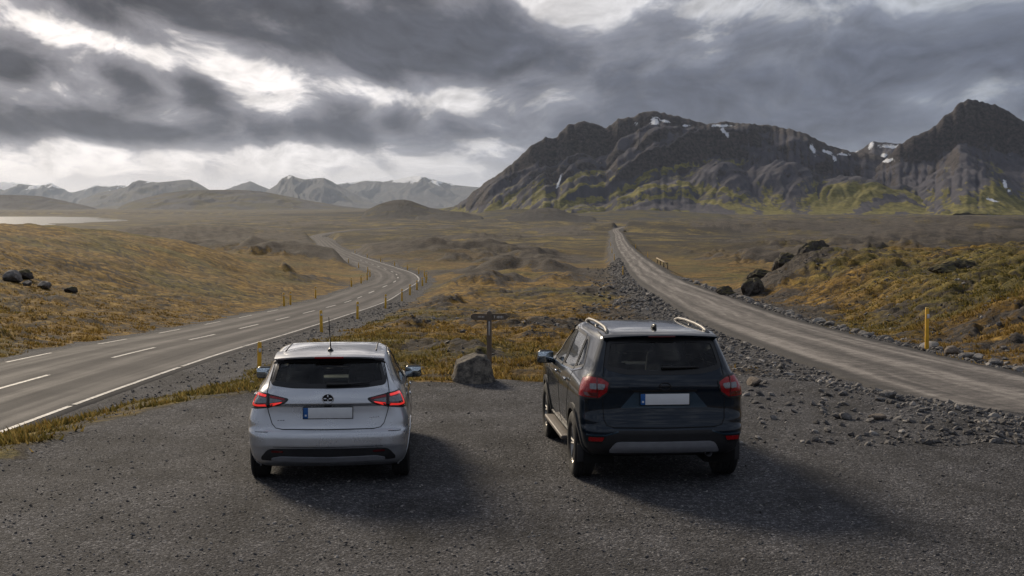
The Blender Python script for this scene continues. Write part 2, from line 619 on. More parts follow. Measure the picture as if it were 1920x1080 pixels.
def make_ground():
    th_in = np.linspace(-0.385, 0.385, 640)
    th_r = 0.385 + (math.pi - 0.385) * (np.linspace(0, 1, 61)[1:] ** 1.7)
    th = np.concatenate([-th_r[::-1][1:], th_in, th_r])
    rr = np.concatenate([
        np.linspace(1.0, 9.0, 18)[:-1], np.linspace(9, 18, 60)[:-1], np.linspace(18, 34, 190)[:-1], np.geomspace(34, 110, 250)[:-1],
        np.geomspace(110, 520, 190)[:-1], np.geomspace(520, 6000, 120)[:-1], np.geomspace(6000, 38000, 24)])
    RR, TH = np.meshgrid(rr, th, indexing='ij')
    X = RR * np.sin(TH)
    Y = RR * np.cos(TH)
    sh = X.shape
    z, gravel, lava, crease, hr = terrain(X.ravel(), Y.ravel())
    V = np.stack([X.ravel(), Y.ravel(), z], -1)
    nr, nc = sh
    F = grid_faces(nr, nc, wrap=True)[:, ::-1]
    cz, = ground_z(0.0, 0.0)
    V = np.concatenate([V, [[0, 0, cz]]])
    ci = len(V) - 1
    # close the little disc under the camera with degenerate-free quads (pairs of triangles)
    ring = np.arange(nc)
    extra = [[ci, int(ring[k]), int(ring[(k + 1) % nc]), int(ring[(k + 2) % nc])] for k in range(0, nc - 1, 2)]
    F = np.concatenate([F, np.array(extra)[:, ::-1]])
    me = np_mesh('ground', V, F)
    tone = 0.5 + 0.5 * fbm(V[:, 0] / 14, V[:, 1] / 26, 3, 0.5, seed=101)
    pad = lambda a, v: np.concatenate([a, [v]])
    col_attr(me, 'mask', np.stack([pad(gravel, 1), pad(lava, 0), pad(crease, 0)], -1))
    col_attr(me, 'tone', np.stack([np.clip(tone, 0, 1), np.clip(pad(hr, 0) / 2.5, 0, 1), np.clip(np.hypot(V[:, 0], V[:, 1]) / 4000, 0, 1)], -1))
    return me


def ground_material():
    m, t, bs = new_mat('moor_ground')
    p = t.pos()
    mk = t.sep(t.attr('mask'))
    tn = t.sep(t.attr('tone'))
    g, lava, crease = mk[0], mk[1], mk[2]
    n_big = t.noise(p, 0.22, 5.0, 0.6)
    n_mid = t.noise(p, 1.6, 6.0, 0.65)
    n_fine = t.noise(p, 11.0, 4.0, 0.7)
    n_vf = t.noise(p, 45.0, 3.0, 0.7)
    # moss and grass; contrast of raking light is put into the colour ramps
    moss = t.ramp(t.math('ADD', t.math('MULTIPLY', n_mid, 0.6), t.math('MULTIPLY', n_fine, 0.4)),
                  [(0.36, (0.045, 0.028, 0.010)), (0.45, (0.150, 0.086, 0.018)), (0.53, (0.300, 0.175, 0.028)), (0.64, (0.44, 0.30, 0.090))])
    olive = t.ramp(t.math('ADD', t.math('MULTIPLY', n_mid, 0.55), t.math('MULTIPLY', n_fine, 0.45)),
                   [(0.36, (0.028, 0.026, 0.010)), (0.46, (0.095, 0.080, 0.018)), (0.55, (0.205, 0.155, 0.032)), (0.66, (0.33, 0.25, 0.080))])
    of = t.smooth(t.math('ADD', t.math('ADD', tn[0], t.math('MULTIPLY', tn[1], 0.35)), t.math('MULTIPLY', t.math('SUBTRACT', n_big, 0.5), 1.2)), 0.40, 0.85)
    grass = t.mix(of, moss, olive)
    rust = t.smooth(n_big, 0.58, 0.72, 0.0, 0.5)
    grass = t.mix(rust, grass, (0.12, 0.058, 0.026))
    n_huge = t.noise(t.vmath('MULTIPLY', p, (0.7, 0.35, 1.0)), 0.045, 6.0, 0.66)
    far_grass = t.ramp(t.math('ADD', t.math('MULTIPLY', n_huge, 0.72), t.math('MULTIPLY', n_big, 0.28)),
                       [(0.43, (0.015, 0.013, 0.012)), (0.50, (0.038, 0.028, 0.014)), (0.55, (0.095, 0.072, 0.018)), (0.62, (0.22, 0.160, 0.034))])
    grass = t.mix(t.smooth(tn[2], 0.02, 0.14), grass, far_grass)
    blot = t.lin(t.noise(t.vmath('MULTIPLY', p, (1.0, 1.4, 1.0)), 0.55, 5.0, 0.65), 0.40, 0.60, 0.46, 1.18)
    grass = t.mix(1.0, grass, t.comb(blot, blot, blot), 'MULTIPLY')
    soil = t.mix(n_fine, (0.018, 0.015, 0.012), (0.060, 0.046, 0.034))
    cr = t.smooth(t.math('ADD', crease, t.math('MULTIPLY', t.math('SUBTRACT', n_fine, 0.5), 0.9)), 0.30, 0.75, 0.0, 0.92)
    grass = t.mix(cr, grass, soil)
    # lava and stony soil
    vor = t.voronoi(p, 5.0, out='Color')
    vs = t.sep(vor)[0]
    lav = t.mix(t.smooth(t.math('ADD', t.math('MULTIPLY', n_fine, 0.6), t.math('MULTIPLY', vs, 0.4)), 0.3, 0.75), (0.016, 0.014, 0.013), (0.098, 0.082, 0.070))
    lav_far = t.mix(t.smooth(t.math('ADD', t.math('MULTIPLY', n_mid, 0.5), t.math('MULTIPLY', n_big, 0.5)), 0.4, 0.6), (0.024, 0.021, 0.020), (0.088, 0.072, 0.058))
    lav = t.mix(t.smooth(tn[2], 0.015, 0.10), lav, lav_far)
    lf = t.smooth(t.math('ADD', t.math('ADD', t.math('MULTIPLY', lava, 0.85), t.math('MULTIPLY', t.math('SUBTRACT', n_fine, 0.5), 1.3)), t.math('MULTIPLY', t.math('SUBTRACT', n_mid, 0.5), 2.6)), 0.40, 0.72)
    col = t.mix(lf, grass, lav)
    # crushed dark gravel
    v1 = t.voronoi(p, 36.0, out='Color')
    v2 = t.voronoi(p, 85.0, out='Color')
    gs = t.math('ADD', t.math('MULTIPLY', t.sep(v1)[0], 0.5), t.math('MULTIPLY', t.sep(v2)[1], 0.5))
    grv = t.ramp(gs, [(0.10, (0.020, 0.020, 0.0225)), (0.45, (0.044, 0.044, 0.0485)), (0.72, (0.078, 0.077, 0.083)), (0.92, (0.25, 0.247, 0.255))])
    patch = t.lin(t.math('ADD', t.math('MULTIPLY', t.noise(p, 0.9, 5.0, 0.6), 0.5), t.math('MULTIPLY', t.noise(t.vmath('MULTIPLY', p, (1.0, 0.25, 1.0)), 1.3, 5.0, 0.65), 0.5)), 0.38, 0.62, 0.52, 1.42)
    grv = t.mix(1.0, grv, t.comb(patch, patch, patch), 'MULTIPLY')
    # wheel paths worn into the lay-by where cars pull in
    gxp, gyp, gzp = t.sep(p)
    wear = None
    for cx, half in ((-2.02, 0.79), (1.69, 0.82), (-0.6, 0.80), (4.3, 0.80)):
        lx = t.math('SUBTRACT', gxp, t.math('MULTIPLY_ADD', t.math('SUBTRACT', 15.2, gyp), 0.08, cx))
        dd = t.math('ABSOLUTE', t.math('SUBTRACT', t.math('ABSOLUTE', lx), half))
        bnd = t.smooth(t.math('MULTIPLY_ADD', t.math('SUBTRACT', n_mid, 0.5), 0.5, dd), 0.24, 0.05)
        wear = bnd if wear is None else t.math('MAXIMUM', wear, bnd)
    wear = t.math('MULTIPLY', t.math('MULTIPLY', wear, t.smooth(gyp, 17.5, 14.5)), t.smooth(t.noise(p, 0.7, 4.0, 0.6), 0.38, 0.62))
    wf = t.math('MULTIPLY_ADD', wear, -0.30, 1.0)
    grv = t.mix(1.0, grv, t.comb(wf, wf, wf), 'MULTIPLY')
    gf = t.smooth(t.math('ADD', g, t.math('MULTIPLY', t.math('SUBTRACT', n_fine, 0.5), 1.1)), 0.35, 0.65)
    col = t.mix(gf, col, grv)
    t.put(bs.inputs['Base Color'], col)
    bs.inputs['Roughness'].default_value = 0.92
    bs.inputs['Specular IOR Level'].default_value = 0.25
    d1 = t.voronoi(p, 36.0)
    d2 = t.voronoi(p, 85.0)
    hg = t.math('ADD', t.math('ADD', t.math('MULTIPLY', d1, -0.022), t.math('MULTIPLY', d2, -0.009)), t.math('MULTIPLY', n_fine, 0.03))
    hm = t.math('ADD', t.math('ADD', t.math('MULTIPLY', n_fine, 0.10), t.math('MULTIPLY', n_vf, 0.03)), t.math('MULTIPLY', n_mid, 0.22))
    hh = t.lerp(gf, hm, hg)
    t.put(bs.inputs['Normal'], t.bump(hh, 0.9, 1.0))
    return m


GROUND_MAT = ground_material()
ground = tag(obj('ground', make_ground(), GROUND_MAT), kind='structure')


# ------------------------------------------------------------------ roads
def ribbon(name, xf, zf, half, y0, y1, cross, lift=0.0, crown=0.0, jitter=0.0, lat=None, skirt=0.25, dy0=0.6):
    """a strip along a centre line; cross = lateral sample count, lat = (from, to) lateral range"""
    ys = [y0]
    while ys[-1] < y1:
        ys.append(ys[-1] + dy0 * max(1.0, ys[-1] / 60.0))
    ys = np.array(ys)
    ys[-1] = y1
    e = 0.5
    tx = (xf(ys + e) - xf(ys - e)) / (2 * e)
    ln = np.sqrt(1 + tx * tx)
    nx, ny = 1 / ln, -tx / ln
    a, b = lat if lat else (-half, half)
    s = np.linspace(a, b, cross)
    S = np.repeat(s[None, :], len(ys), 0)
    if jitter:
        S[:, 0] -= jitter * fbm(ys / 1.8, ys * 0, 4, 0.6, seed=7)
        S[:, -1] += jitter * fbm(ys / 1.8, ys * 0 + 9, 4, 0.6, seed=8)
    X = xf(ys)[:, None] + nx[:, None] * S
    Y = ys[:, None] + ny[:, None] * S
    Z = zf(ys)[:, None] + lift + crown * (1 - (S / half) ** 2)
    if skirt:
        kw = (0.12 + 0.003 * np.maximum(ys, 0))[:, None]
        X = np.concatenate([X[:, :1] - nx[:, None] * kw, X, X[:, -1:] + nx[:, None] * kw], 1)
        Y = np.concatenate([Y[:, :1], Y, Y[:, -1:]], 1)
        sk = skirt + 0.001 * ys[:, None]
        Z = np.concatenate([Z[:, :1] - sk, Z, Z[:, -1:] - sk], 1)
        S = np.concatenate([S[:, :1], S, S[:, -1:]], 1)
    V = np.stack([X, Y, Z], -1).reshape(-1, 3)
    me = np_mesh(name, V, grid_faces(*X.shape)[:, ::-1].copy() if False else grid_faces(*X.shape))
    col_attr(me, 'lane', np.stack([S.ravel(), np.repeat(ys[:, None], X.shape[1], 1).ravel(), 0 * S.ravel()], -1))
    return me


def asphalt_material():
    m, t, bs = new_mat('worn_asphalt')
    p = t.pos()
    ln = t.sep(t.attr('lane'))
    s = ln[0]
    long = t.comb(t.math('MULTIPLY', s, 2.2), t.math('MULTIPLY', ln[1], 0.05), 0.0)
    streak = t.noise(long, 1.0, 4.0, 0.6)
    # polished wheel paths, two in each lane
    wp = t.math('COSINE', t.math('MULTIPLY', t.math('ABSOLUTE', s), 4.05))
    n = t.noise(p, 30.0, 4.0, 0.7)
    n2 = t.noise(p, 0.5, 5.0, 0.6)
    f = t.math('ADD', t.math('MULTIPLY', streak, 0.7), t.math('ADD', t.math('MULTIPLY', wp, -0.09), t.math('MULTIPLY', n2, 0.3)))
    c = t.ramp(f, [(0.28, (0.032, 0.031, 0.034)), (0.5, (0.062, 0.059, 0.062)), (0.72, (0.130, 0.121, 0.119))])
    k = t.lin(n, 0.3, 0.7, 0.75, 1.25)
    c = t.mix(1.0, c, t.comb(k, k, k), 'MULTIPLY')
    t.put(bs.inputs['Base Color'], c)
    t.put(bs.inputs['Roughness'], t.lin(f, 0.3, 0.7, 0.92, 0.78))
    bs.inputs['Specular IOR Level'].default_value = 0.2
    t.put(bs.inputs['Normal'], t.bump(t.voronoi(p, 70.0), 0.5, 0.008))
    return m


def gravel_road_material():
    m, t, bs = new_mat('packed_gravel')
    p = t.pos()
    ln = t.sep(t.attr('lane'))
    s = ln[0]
    wob = t.math('MULTIPLY', t.math('SUBTRACT', t.noise(t.comb(0.0, ln[1], 0.0), 0.06, 3.0, 0.5), 0.5), 0.9)
    ss = t.math('ADD', s, wob)
    long = t.comb(t.math('MULTIPLY', ss, 1.9), t.math('MULTIPLY', ln[1], 0.035), 0.0)
    streak = t.noise(long, 1.0, 5.0, 0.62)
    track = t.math('COSINE', t.math('MULTIPLY', ss, 3.6))
    n = t.noise(p, 2.5, 6.0, 0.65)
    streak = t.math('MULTIPLY_ADD', streak, 1.15, -0.075)
    f = t.math('ADD', t.math('MULTIPLY', streak, 0.75), t.math('ADD', t.math('MULTIPLY', track, 0.07), t.math('MULTIPLY_ADD', n, 0.6, -0.175)))
    edge = t.smooth(t.math('ABSOLUTE', s), 1.55, 2.15, 0.0, 0.30)
    f = t.math('SUBTRACT', f, edge)
    c = t.ramp(f, [(0.22, (0.046, 0.044, 0.045)), (0.38, (0.085, 0.079, 0.077)), (0.50, (0.148, 0.136, 0.128)), (0.64, (0.275, 0.255, 0.238))])
    v = t.voronoi(p, 40.0, out='Color')
    k = t.lin(t.sep(v)[0], 0.0, 1.0, 0.8, 1.2)
    c = t.mix(1.0, c, t.comb(k, k, k), 'MULTIPLY')
    t.put(bs.inputs['Base Color'], c)
    bs.inputs['Roughness'].default_value = 0.9
    bs.inputs['Specular IOR Level'].default_value = 0.25
    h = t.math('ADD', t.math('MULTIPLY', t.voronoi(p, 40.0), -0.012), t.math('MULTIPLY', n, 0.03))
    t.put(bs.inputs['Normal'], t.bump(h, 0.8, 1.0))
    return m


asphalt_road = tag(obj('asphalt_road', ribbon('asphalt_road', ax_f, az_f, A_HALF, -60, 1600, 13, crown=0.05, jitter=0.05), asphalt_material()), kind='structure')
gravel_road = tag(obj('gravel_road', ribbon('gravel_road', gx_f, gz_f, G_HALF, -60, 1400, 15, lift=0.02, crown=0.04, jitter=0.28), gravel_road_material()), kind='structure')


def paint_material():
    m, t, bs = new_mat('road_paint')
    p = t.pos()
    n = t.noise(p, 9.0, 6.0, 0.7)
    c = t.ramp(n, [(0.40, (0.11, 0.107, 0.105)), (0.50, (0.40, 0.39, 0.38)), (0.66, (0.68, 0.67, 0.65))])
    t.put(bs.inputs['Base Color'], c)
    bs.inputs['Roughness'].default_value = 0.6
    return m


PAINT = paint_material()


def stripe(y0, y1, s0, w, name):
    lift = 0.006 + 0.00002 * y0
    cr = lambda s: 0.05 * (1 - (s / A_HALF) ** 2)
    me = ribbon(name, ax_f, lambda y: az_f(y) + cr(s0), A_HALF, y0, y1, 3, lift=lift, lat=(s0 - w / 2, s0 + w / 2), skirt=0, dy0=1.0)
    o = obj(name, me, PAINT, asphalt_road)
    return o


y = 12.0
while y < 330:                                   # centre dashes
    L = 5.0 if y < 120 else 7.0
    stripe(y, y + L, 0.0, 0.13 if y < 120 else 0.18, 'centre_dash')
    y += L * (2.1 if y < 110 else 2.8)
y = 5.0
while y < 190:                                   # near edge line in long worn pieces
    L = 9.0
    stripe(y, y + L - 0.25, A_HALF - 0.30, 0.13, 'edge_line')
    y += L
stripe(190, 420, A_HALF - 0.32, 0.2, 'edge_line')
y = 14.0
while y < 96:                                    # far edge, short dashes
    stripe(y, y + 4.0, -A_HALF + 0.30, 0.10, 'edge_dash')
    y += 9.4


# ------------------------------------------------------------------ lake
def water_material():
    m, t, bs = new_mat('lake_water')
    p = t.pos()
    n = t.noise(p, 0.05, 6.0, 0.6)
    bs.inputs['Base Color'].default_value = (0.03, 0.04, 0.045, 1)
    t.put(bs.inputs['Roughness'], t.lin(n, 0.3, 0.7, 0.26, 0.34))
    bs.inputs['IOR'].default_value = 1.33
    return m


def make_lake():
    P = np.array(LAKE, float)
    c = P.mean(0)
    Q = c + (P - c) * 1.10
    V = np.concatenate([np.c_[Q, np.full(len(Q), LAKE_Z)], [[c[0], c[1], LAKE_Z]]])
    n = len(Q)
    F = np.array([[n, (i + 1) % n, i] for i in range(n)])
    return np_mesh('lake', V, F, smooth=False)


lake = tag(obj('lake', make_lake(), water_material()), kind='structure')


# ------------------------------------------------------------------ mountains: crest lines as (x, z) at a distance
CREST = {
    'MAIN': (5000, [(-344, -6.5), (-210, 16.4), (-162, 46.9), (-115, 88.9), (-57, 127.1), (0, 165.3), (38, 199.6), (76, 232.0), (99, 245.4), (118, 256.9), (143, 254.9), (162, 256.9), (181, 283.6), (198, 298.8), (221, 306.5), (248, 317.9), (275, 310.3), (305, 302.7), (334, 289.3), (353, 302.7), (378, 321.7), (410, 327.5), (439, 331.3), (468, 344.6), (506, 350.4), (544, 342.7), (576, 331.3), (649, 314.1), (725, 306.5), (773, 312.2), (840, 306.5), (916, 296.9), (992, 283.6), (1050, 264.5), (1107, 237.8), (1149, 216.8), (1221, 203.4), (1336, 184.3), (1450, 146.2), (1603, 69.8), (1718, 3.0)]),
    'RIGHT': (4700, [(1076, -5.9), (1148, 65.8), (1202, 128.6), (1256, 173.5), (1301, 223.7), (1345, 248.8), (1390, 266.7), (1421, 286.5), (1446, 313.4), (1475, 331.3), (1493, 352.8), (1518, 367.2), (1539, 370.8), (1564, 363.6), (1597, 360.0), (1629, 349.3), (1654, 334.9), (1686, 313.4), (1722, 291.9), (1794, 263.2), (1902, 241.6), (2045, 200.4), (2224, 119.6), (2404, 3.0)]),
    'SADDLE': (6600, [(1310, 166.8), (1461, 242.4), (1549, 275.1), (1612, 277.6), (1658, 297.8), (1693, 323.0), (1726, 317.9), (1814, 310.4), (1915, 297.8), (2066, 267.5), (2242, 192.0)]),
    'RANGE_A': (33000, [(-15366, 292.7), (-13981, 544.6), (-12847, 620.2), (-12092, 658.0), (-11714, 645.4), (-11273, 595.0), (-11021, 607.6), (-10870, 645.4), (-10681, 557.2), (-10391, 418.7), (-10102, 494.3), (-9850, 595.0), (-9510, 569.8), (-9195, 607.6), (-8817, 519.5), (-8313, 368.3), (-7557, 129.0)]),
    'RANGE_B': (23000, [(-7374, 29.4), (-7111, 169.8), (-6803, 292.7), (-6540, 345.4), (-6321, 398.1), (-6233, 468.3), (-6127, 503.4), (-5969, 485.9), (-5794, 468.3), (-5618, 485.9), (-5399, 503.4), (-5285, 512.2), (-5162, 459.5), (-5004, 363.0), (-4740, 204.9), (-4302, 46.9)]),
    'RANGE_D': (30000, [(-6870, 117.5), (-6412, 358.0), (-6069, 472.5), (-5782, 575.6), (-5611, 621.4), (-5473, 564.1), (-5267, 484.0), (-4809, 312.2), (-4122, 83.2)]),
    'RANGE_C': (25500, [(-4769, 100.4), (-4477, 363.2), (-4282, 470.2), (-4185, 587.0), (-4039, 645.4), (-3893, 596.7), (-3776, 567.5), (-3601, 596.7), (-3426, 596.7), (-3290, 528.6), (-3115, 441.0), (-2725, 226.9), (-2141, 32.2)]),
    'RANGE_E': (31000, [(-4733, 180.5), (-4260, 511.8), (-3786, 594.6), (-3455, 630.1), (-3195, 665.6), (-2840, 642.0), (-2544, 689.3), (-2248, 748.5), (-2011, 760.3), (-1775, 713.0), (-1538, 630.1), (-1183, 559.1), (-769, 523.7), (-237, 393.5), (473, 180.5), (1183, 38.5)]),
    'HILL_A': (9500, [(-2828, -15.1), (-2701, 21.2), (-2593, 64.7), (-2484, 93.7), (-2357, 122.7), (-2212, 140.8), (-2031, 144.5), (-1849, 144.5), (-1704, 133.6), (-1559, 108.2), (-1378, 71.9), (-1160, 35.7), (-943, 10.3), (-725, -7.8)]),
    'HILL_B': (8600, [(-4234, 12.9), (-3808, 72.0), (-3479, 91.7), (-3151, 101.5), (-2987, 98.2), (-2889, 91.7), (-2757, 65.4), (-2626, 35.9), (-2527, 12.9), (-2413, -10.1)]),
    'CONE_A': (2900, [(-321, -0.3), (-299, 5.3), (-279, 15.2), (-263, 20.7), (-244, 25.2), (-224, 26.3), (-208, 23.0), (-190, 16.3), (-172, 9.7), (-138, 3.0), (-111, -0.3)]),
    'CONE_B': (2300, [(-26, -8.4), (4, -4.9), (22, 2.2), (40, 6.6), (57, 8.3), (75, 6.6), (92, 0.4), (110, -4.9), (149, -8.4)]),
    'CONE_C': (2500, [(-181, -7.5), (-153, -5.5), (-134, -1.7), (-110, 2.1), (-88, 1.1), (-72, -3.6), (-43, -8.4)]),
    'SWELL_A': (2800, [(-107, -4.4), (-64, 0.9), (-21, 5.2), (11, 7.3), (43, 5.2), (75, 0.9), (128, -2.3), (192, 2.0), (256, 5.2), (321, 2.0), (395, -2.3), (470, -4.4)]),
    'SWELL_B': (3600, [(-907, -14.8), (-742, -10.7), (-605, -5.2), (-495, -2.5), (-385, 0.3), (-275, -1.1), (-192, -5.2), (-110, -9.3)]),
}


def erode(Z, drops, steps, batches, seed, ke=0.30, kd=0.25, kc=5.0):
    rng = np.random.default_rng(seed)
    ny, nx = Z.shape
    for b in range(batches):
        px = rng.uniform(1, nx - 3, drops)
        py = rng.uniform(1, ny - 3, drops)
        dx = np.zeros(drops)
        dy = np.zeros(drops)
        sed = np.zeros(drops)
        wat = np.ones(drops)
        for s in range(steps):
            ix = px.astype(int)
            iy = py.astype(int)
            fx = px - ix
            fy = py - iy
            z00, z10, z01, z11 = Z[iy, ix], Z[iy, ix + 1], Z[iy + 1, ix], Z[iy + 1, ix + 1]
            gx = (z10 - z00) * (1 - fy) + (z11 - z01) * fy
            gy = (z01 - z00) * (1 - fx) + (z11 - z10) * fx
            h0 = z00 * (1 - fx) * (1 - fy) + z10 * fx * (1 - fy) + z01 * (1 - fx) * fy + z11 * fx * fy
            dx = dx * 0.15 - gx * 0.85
            dy = dy * 0.15 - gy * 0.85
            ln = np.sqrt(dx * dx + dy * dy) + 1e-9
            dx /= ln
            dy /= ln
            qx = np.clip(px + dx, 1, nx - 3)
            qy = np.clip(py + dy, 1, ny - 3)
            jx = qx.astype(int)
            jy = qy.astype(int)
            f2 = qx - jx
            g2 = qy - jy
            h1 = Z[jy, jx] * (1 - f2) * (1 - g2) + Z[jy, jx + 1] * f2 * (1 - g2) + Z[jy + 1, jx] * (1 - f2) * g2 + Z[jy + 1, jx + 1] * f2 * g2
            dh = h1 - h0
            cap = np.maximum(-dh, 0.02) * wat * kc
            over = sed > cap
            dep = np.where(dh > 0, np.minimum(dh, sed), np.where(over, (sed - cap) * kd, 0.0))
            ero = np.where((dh <= 0) & ~over, np.minimum((cap - sed) * ke, -dh), 0.0)
            key = iy * nx + ix
            cnt = np.bincount(key, minlength=nx * ny)[key]
            amt = np.clip((dep - ero) / cnt, -0.06, 0.06)
            sed = sed - amt
            for oy, ox, wgt in ((0, 0, (1 - fx) * (1 - fy)), (0, 1, fx * (1 - fy)), (1, 0, (1 - fx) * fy), (1, 1, fx * fy)):
                np.add.at(Z, (iy + oy, ix + ox), amt * wgt)
            px, py = qx, qy
            wat *= 0.985
    return Z


def blur(Z, n=1):
    for _ in range(n):
        P = np.pad(Z, 1, mode='edge')
        Z = (P[:-2, 1:-1] + P[2:, 1:-1] + P[1:-1, :-2] + P[1:-1, 2:] + 4 * Z) / 8
    return Z


def mountain_material(name, green_a, green_b, talus, rock_a, rock_b, scale=1.0):
    m, t, bs = new_mat(name)
    p = t.pos()
    mk = t.sep(t.attr('mask'))
    n1 = t.noise(t.vmath('MULTIPLY', p, (1.0, 1.0, 0.35)), 0.020 * scale, 7.0, 0.62)
    n2 = t.noise(p, 0.09 * scale, 6.0, 0.68)
    px, py, pz = t.sep(p)
    strata = t.noise(t.comb(t.math('MULTIPLY', px, 0.15), t.math('MULTIPLY', py, 0.15), t.math('MULTIPLY', pz, 1.4)), 0.06 * scale, 4.0, 0.7)
    chute = t.noise(t.comb(px, t.math('MULTIPLY', py, 0.4), t.math('MULTIPLY', pz, 0.12)), 0.045 * scale, 5.0, 0.65)
    rock = t.mix(t.smooth(t.math('ADD', t.math('MULTIPLY', strata, 0.15), t.math('MULTIPLY', n2, 0.85)), 0.36, 0.66), rock_a, rock_b)
    tal = t.mix(t.smooth(chute, 0.3, 0.7), tuple(c * 0.72 for c in talus), tuple(c * 1.22 for c in talus))
    grn = t.mix(t.smooth(t.math('ADD', t.math('MULTIPLY', n2, 0.5), t.math('MULTIPLY', n1, 0.5)), 0.36, 0.62), green_a, green_b)
    gf = t.smooth(t.math('ADD', mk[0], t.math('MULTIPLY', t.math('SUBTRACT', t.math('ADD', t.math('MULTIPLY', n2, 0.4), t.math('MULTIPLY', chute, 0.6)), 0.5), 1.3)), 0.36, 0.68)
    rf = t.smooth(t.math('ADD', mk[1], t.math('MULTIPLY', t.math('SUBTRACT', n2, 0.5), 1.0)), 0.38, 0.62)
    col = t.mix(gf, tal, grn)
    col = t.mix(rf, col, rock)
    sf = t.smooth(t.math('ADD', mk[2], t.math('MULTIPLY', t.math('SUBTRACT', n2, 0.5), 2.2)), 0.44, 0.52)
    col = t.mix(sf, col, (0.80, 0.82, 0.86))
    t.put(bs.inputs['Base Color'], col)
    bs.inputs['Roughness'].default_value = 0.95
    bs.inputs['Specular IOR Level'].default_value = 0.15
    h = t.math('ADD', t.math('MULTIPLY', n2, 4.0 / scale), t.math('MULTIPLY', t.math('MULTIPLY', chute, rf), 7.0 / scale))
    t.put(bs.inputs['Normal'], t.bump(h, 0.55, 1.0))
    return m


def crest_fn(key):
    Y, pts = CREST[key]
    xs = np.array([p[0] for p in pts], float)
    zs = np.array([p[1] for p in pts], float)
    return Y, xs, zs


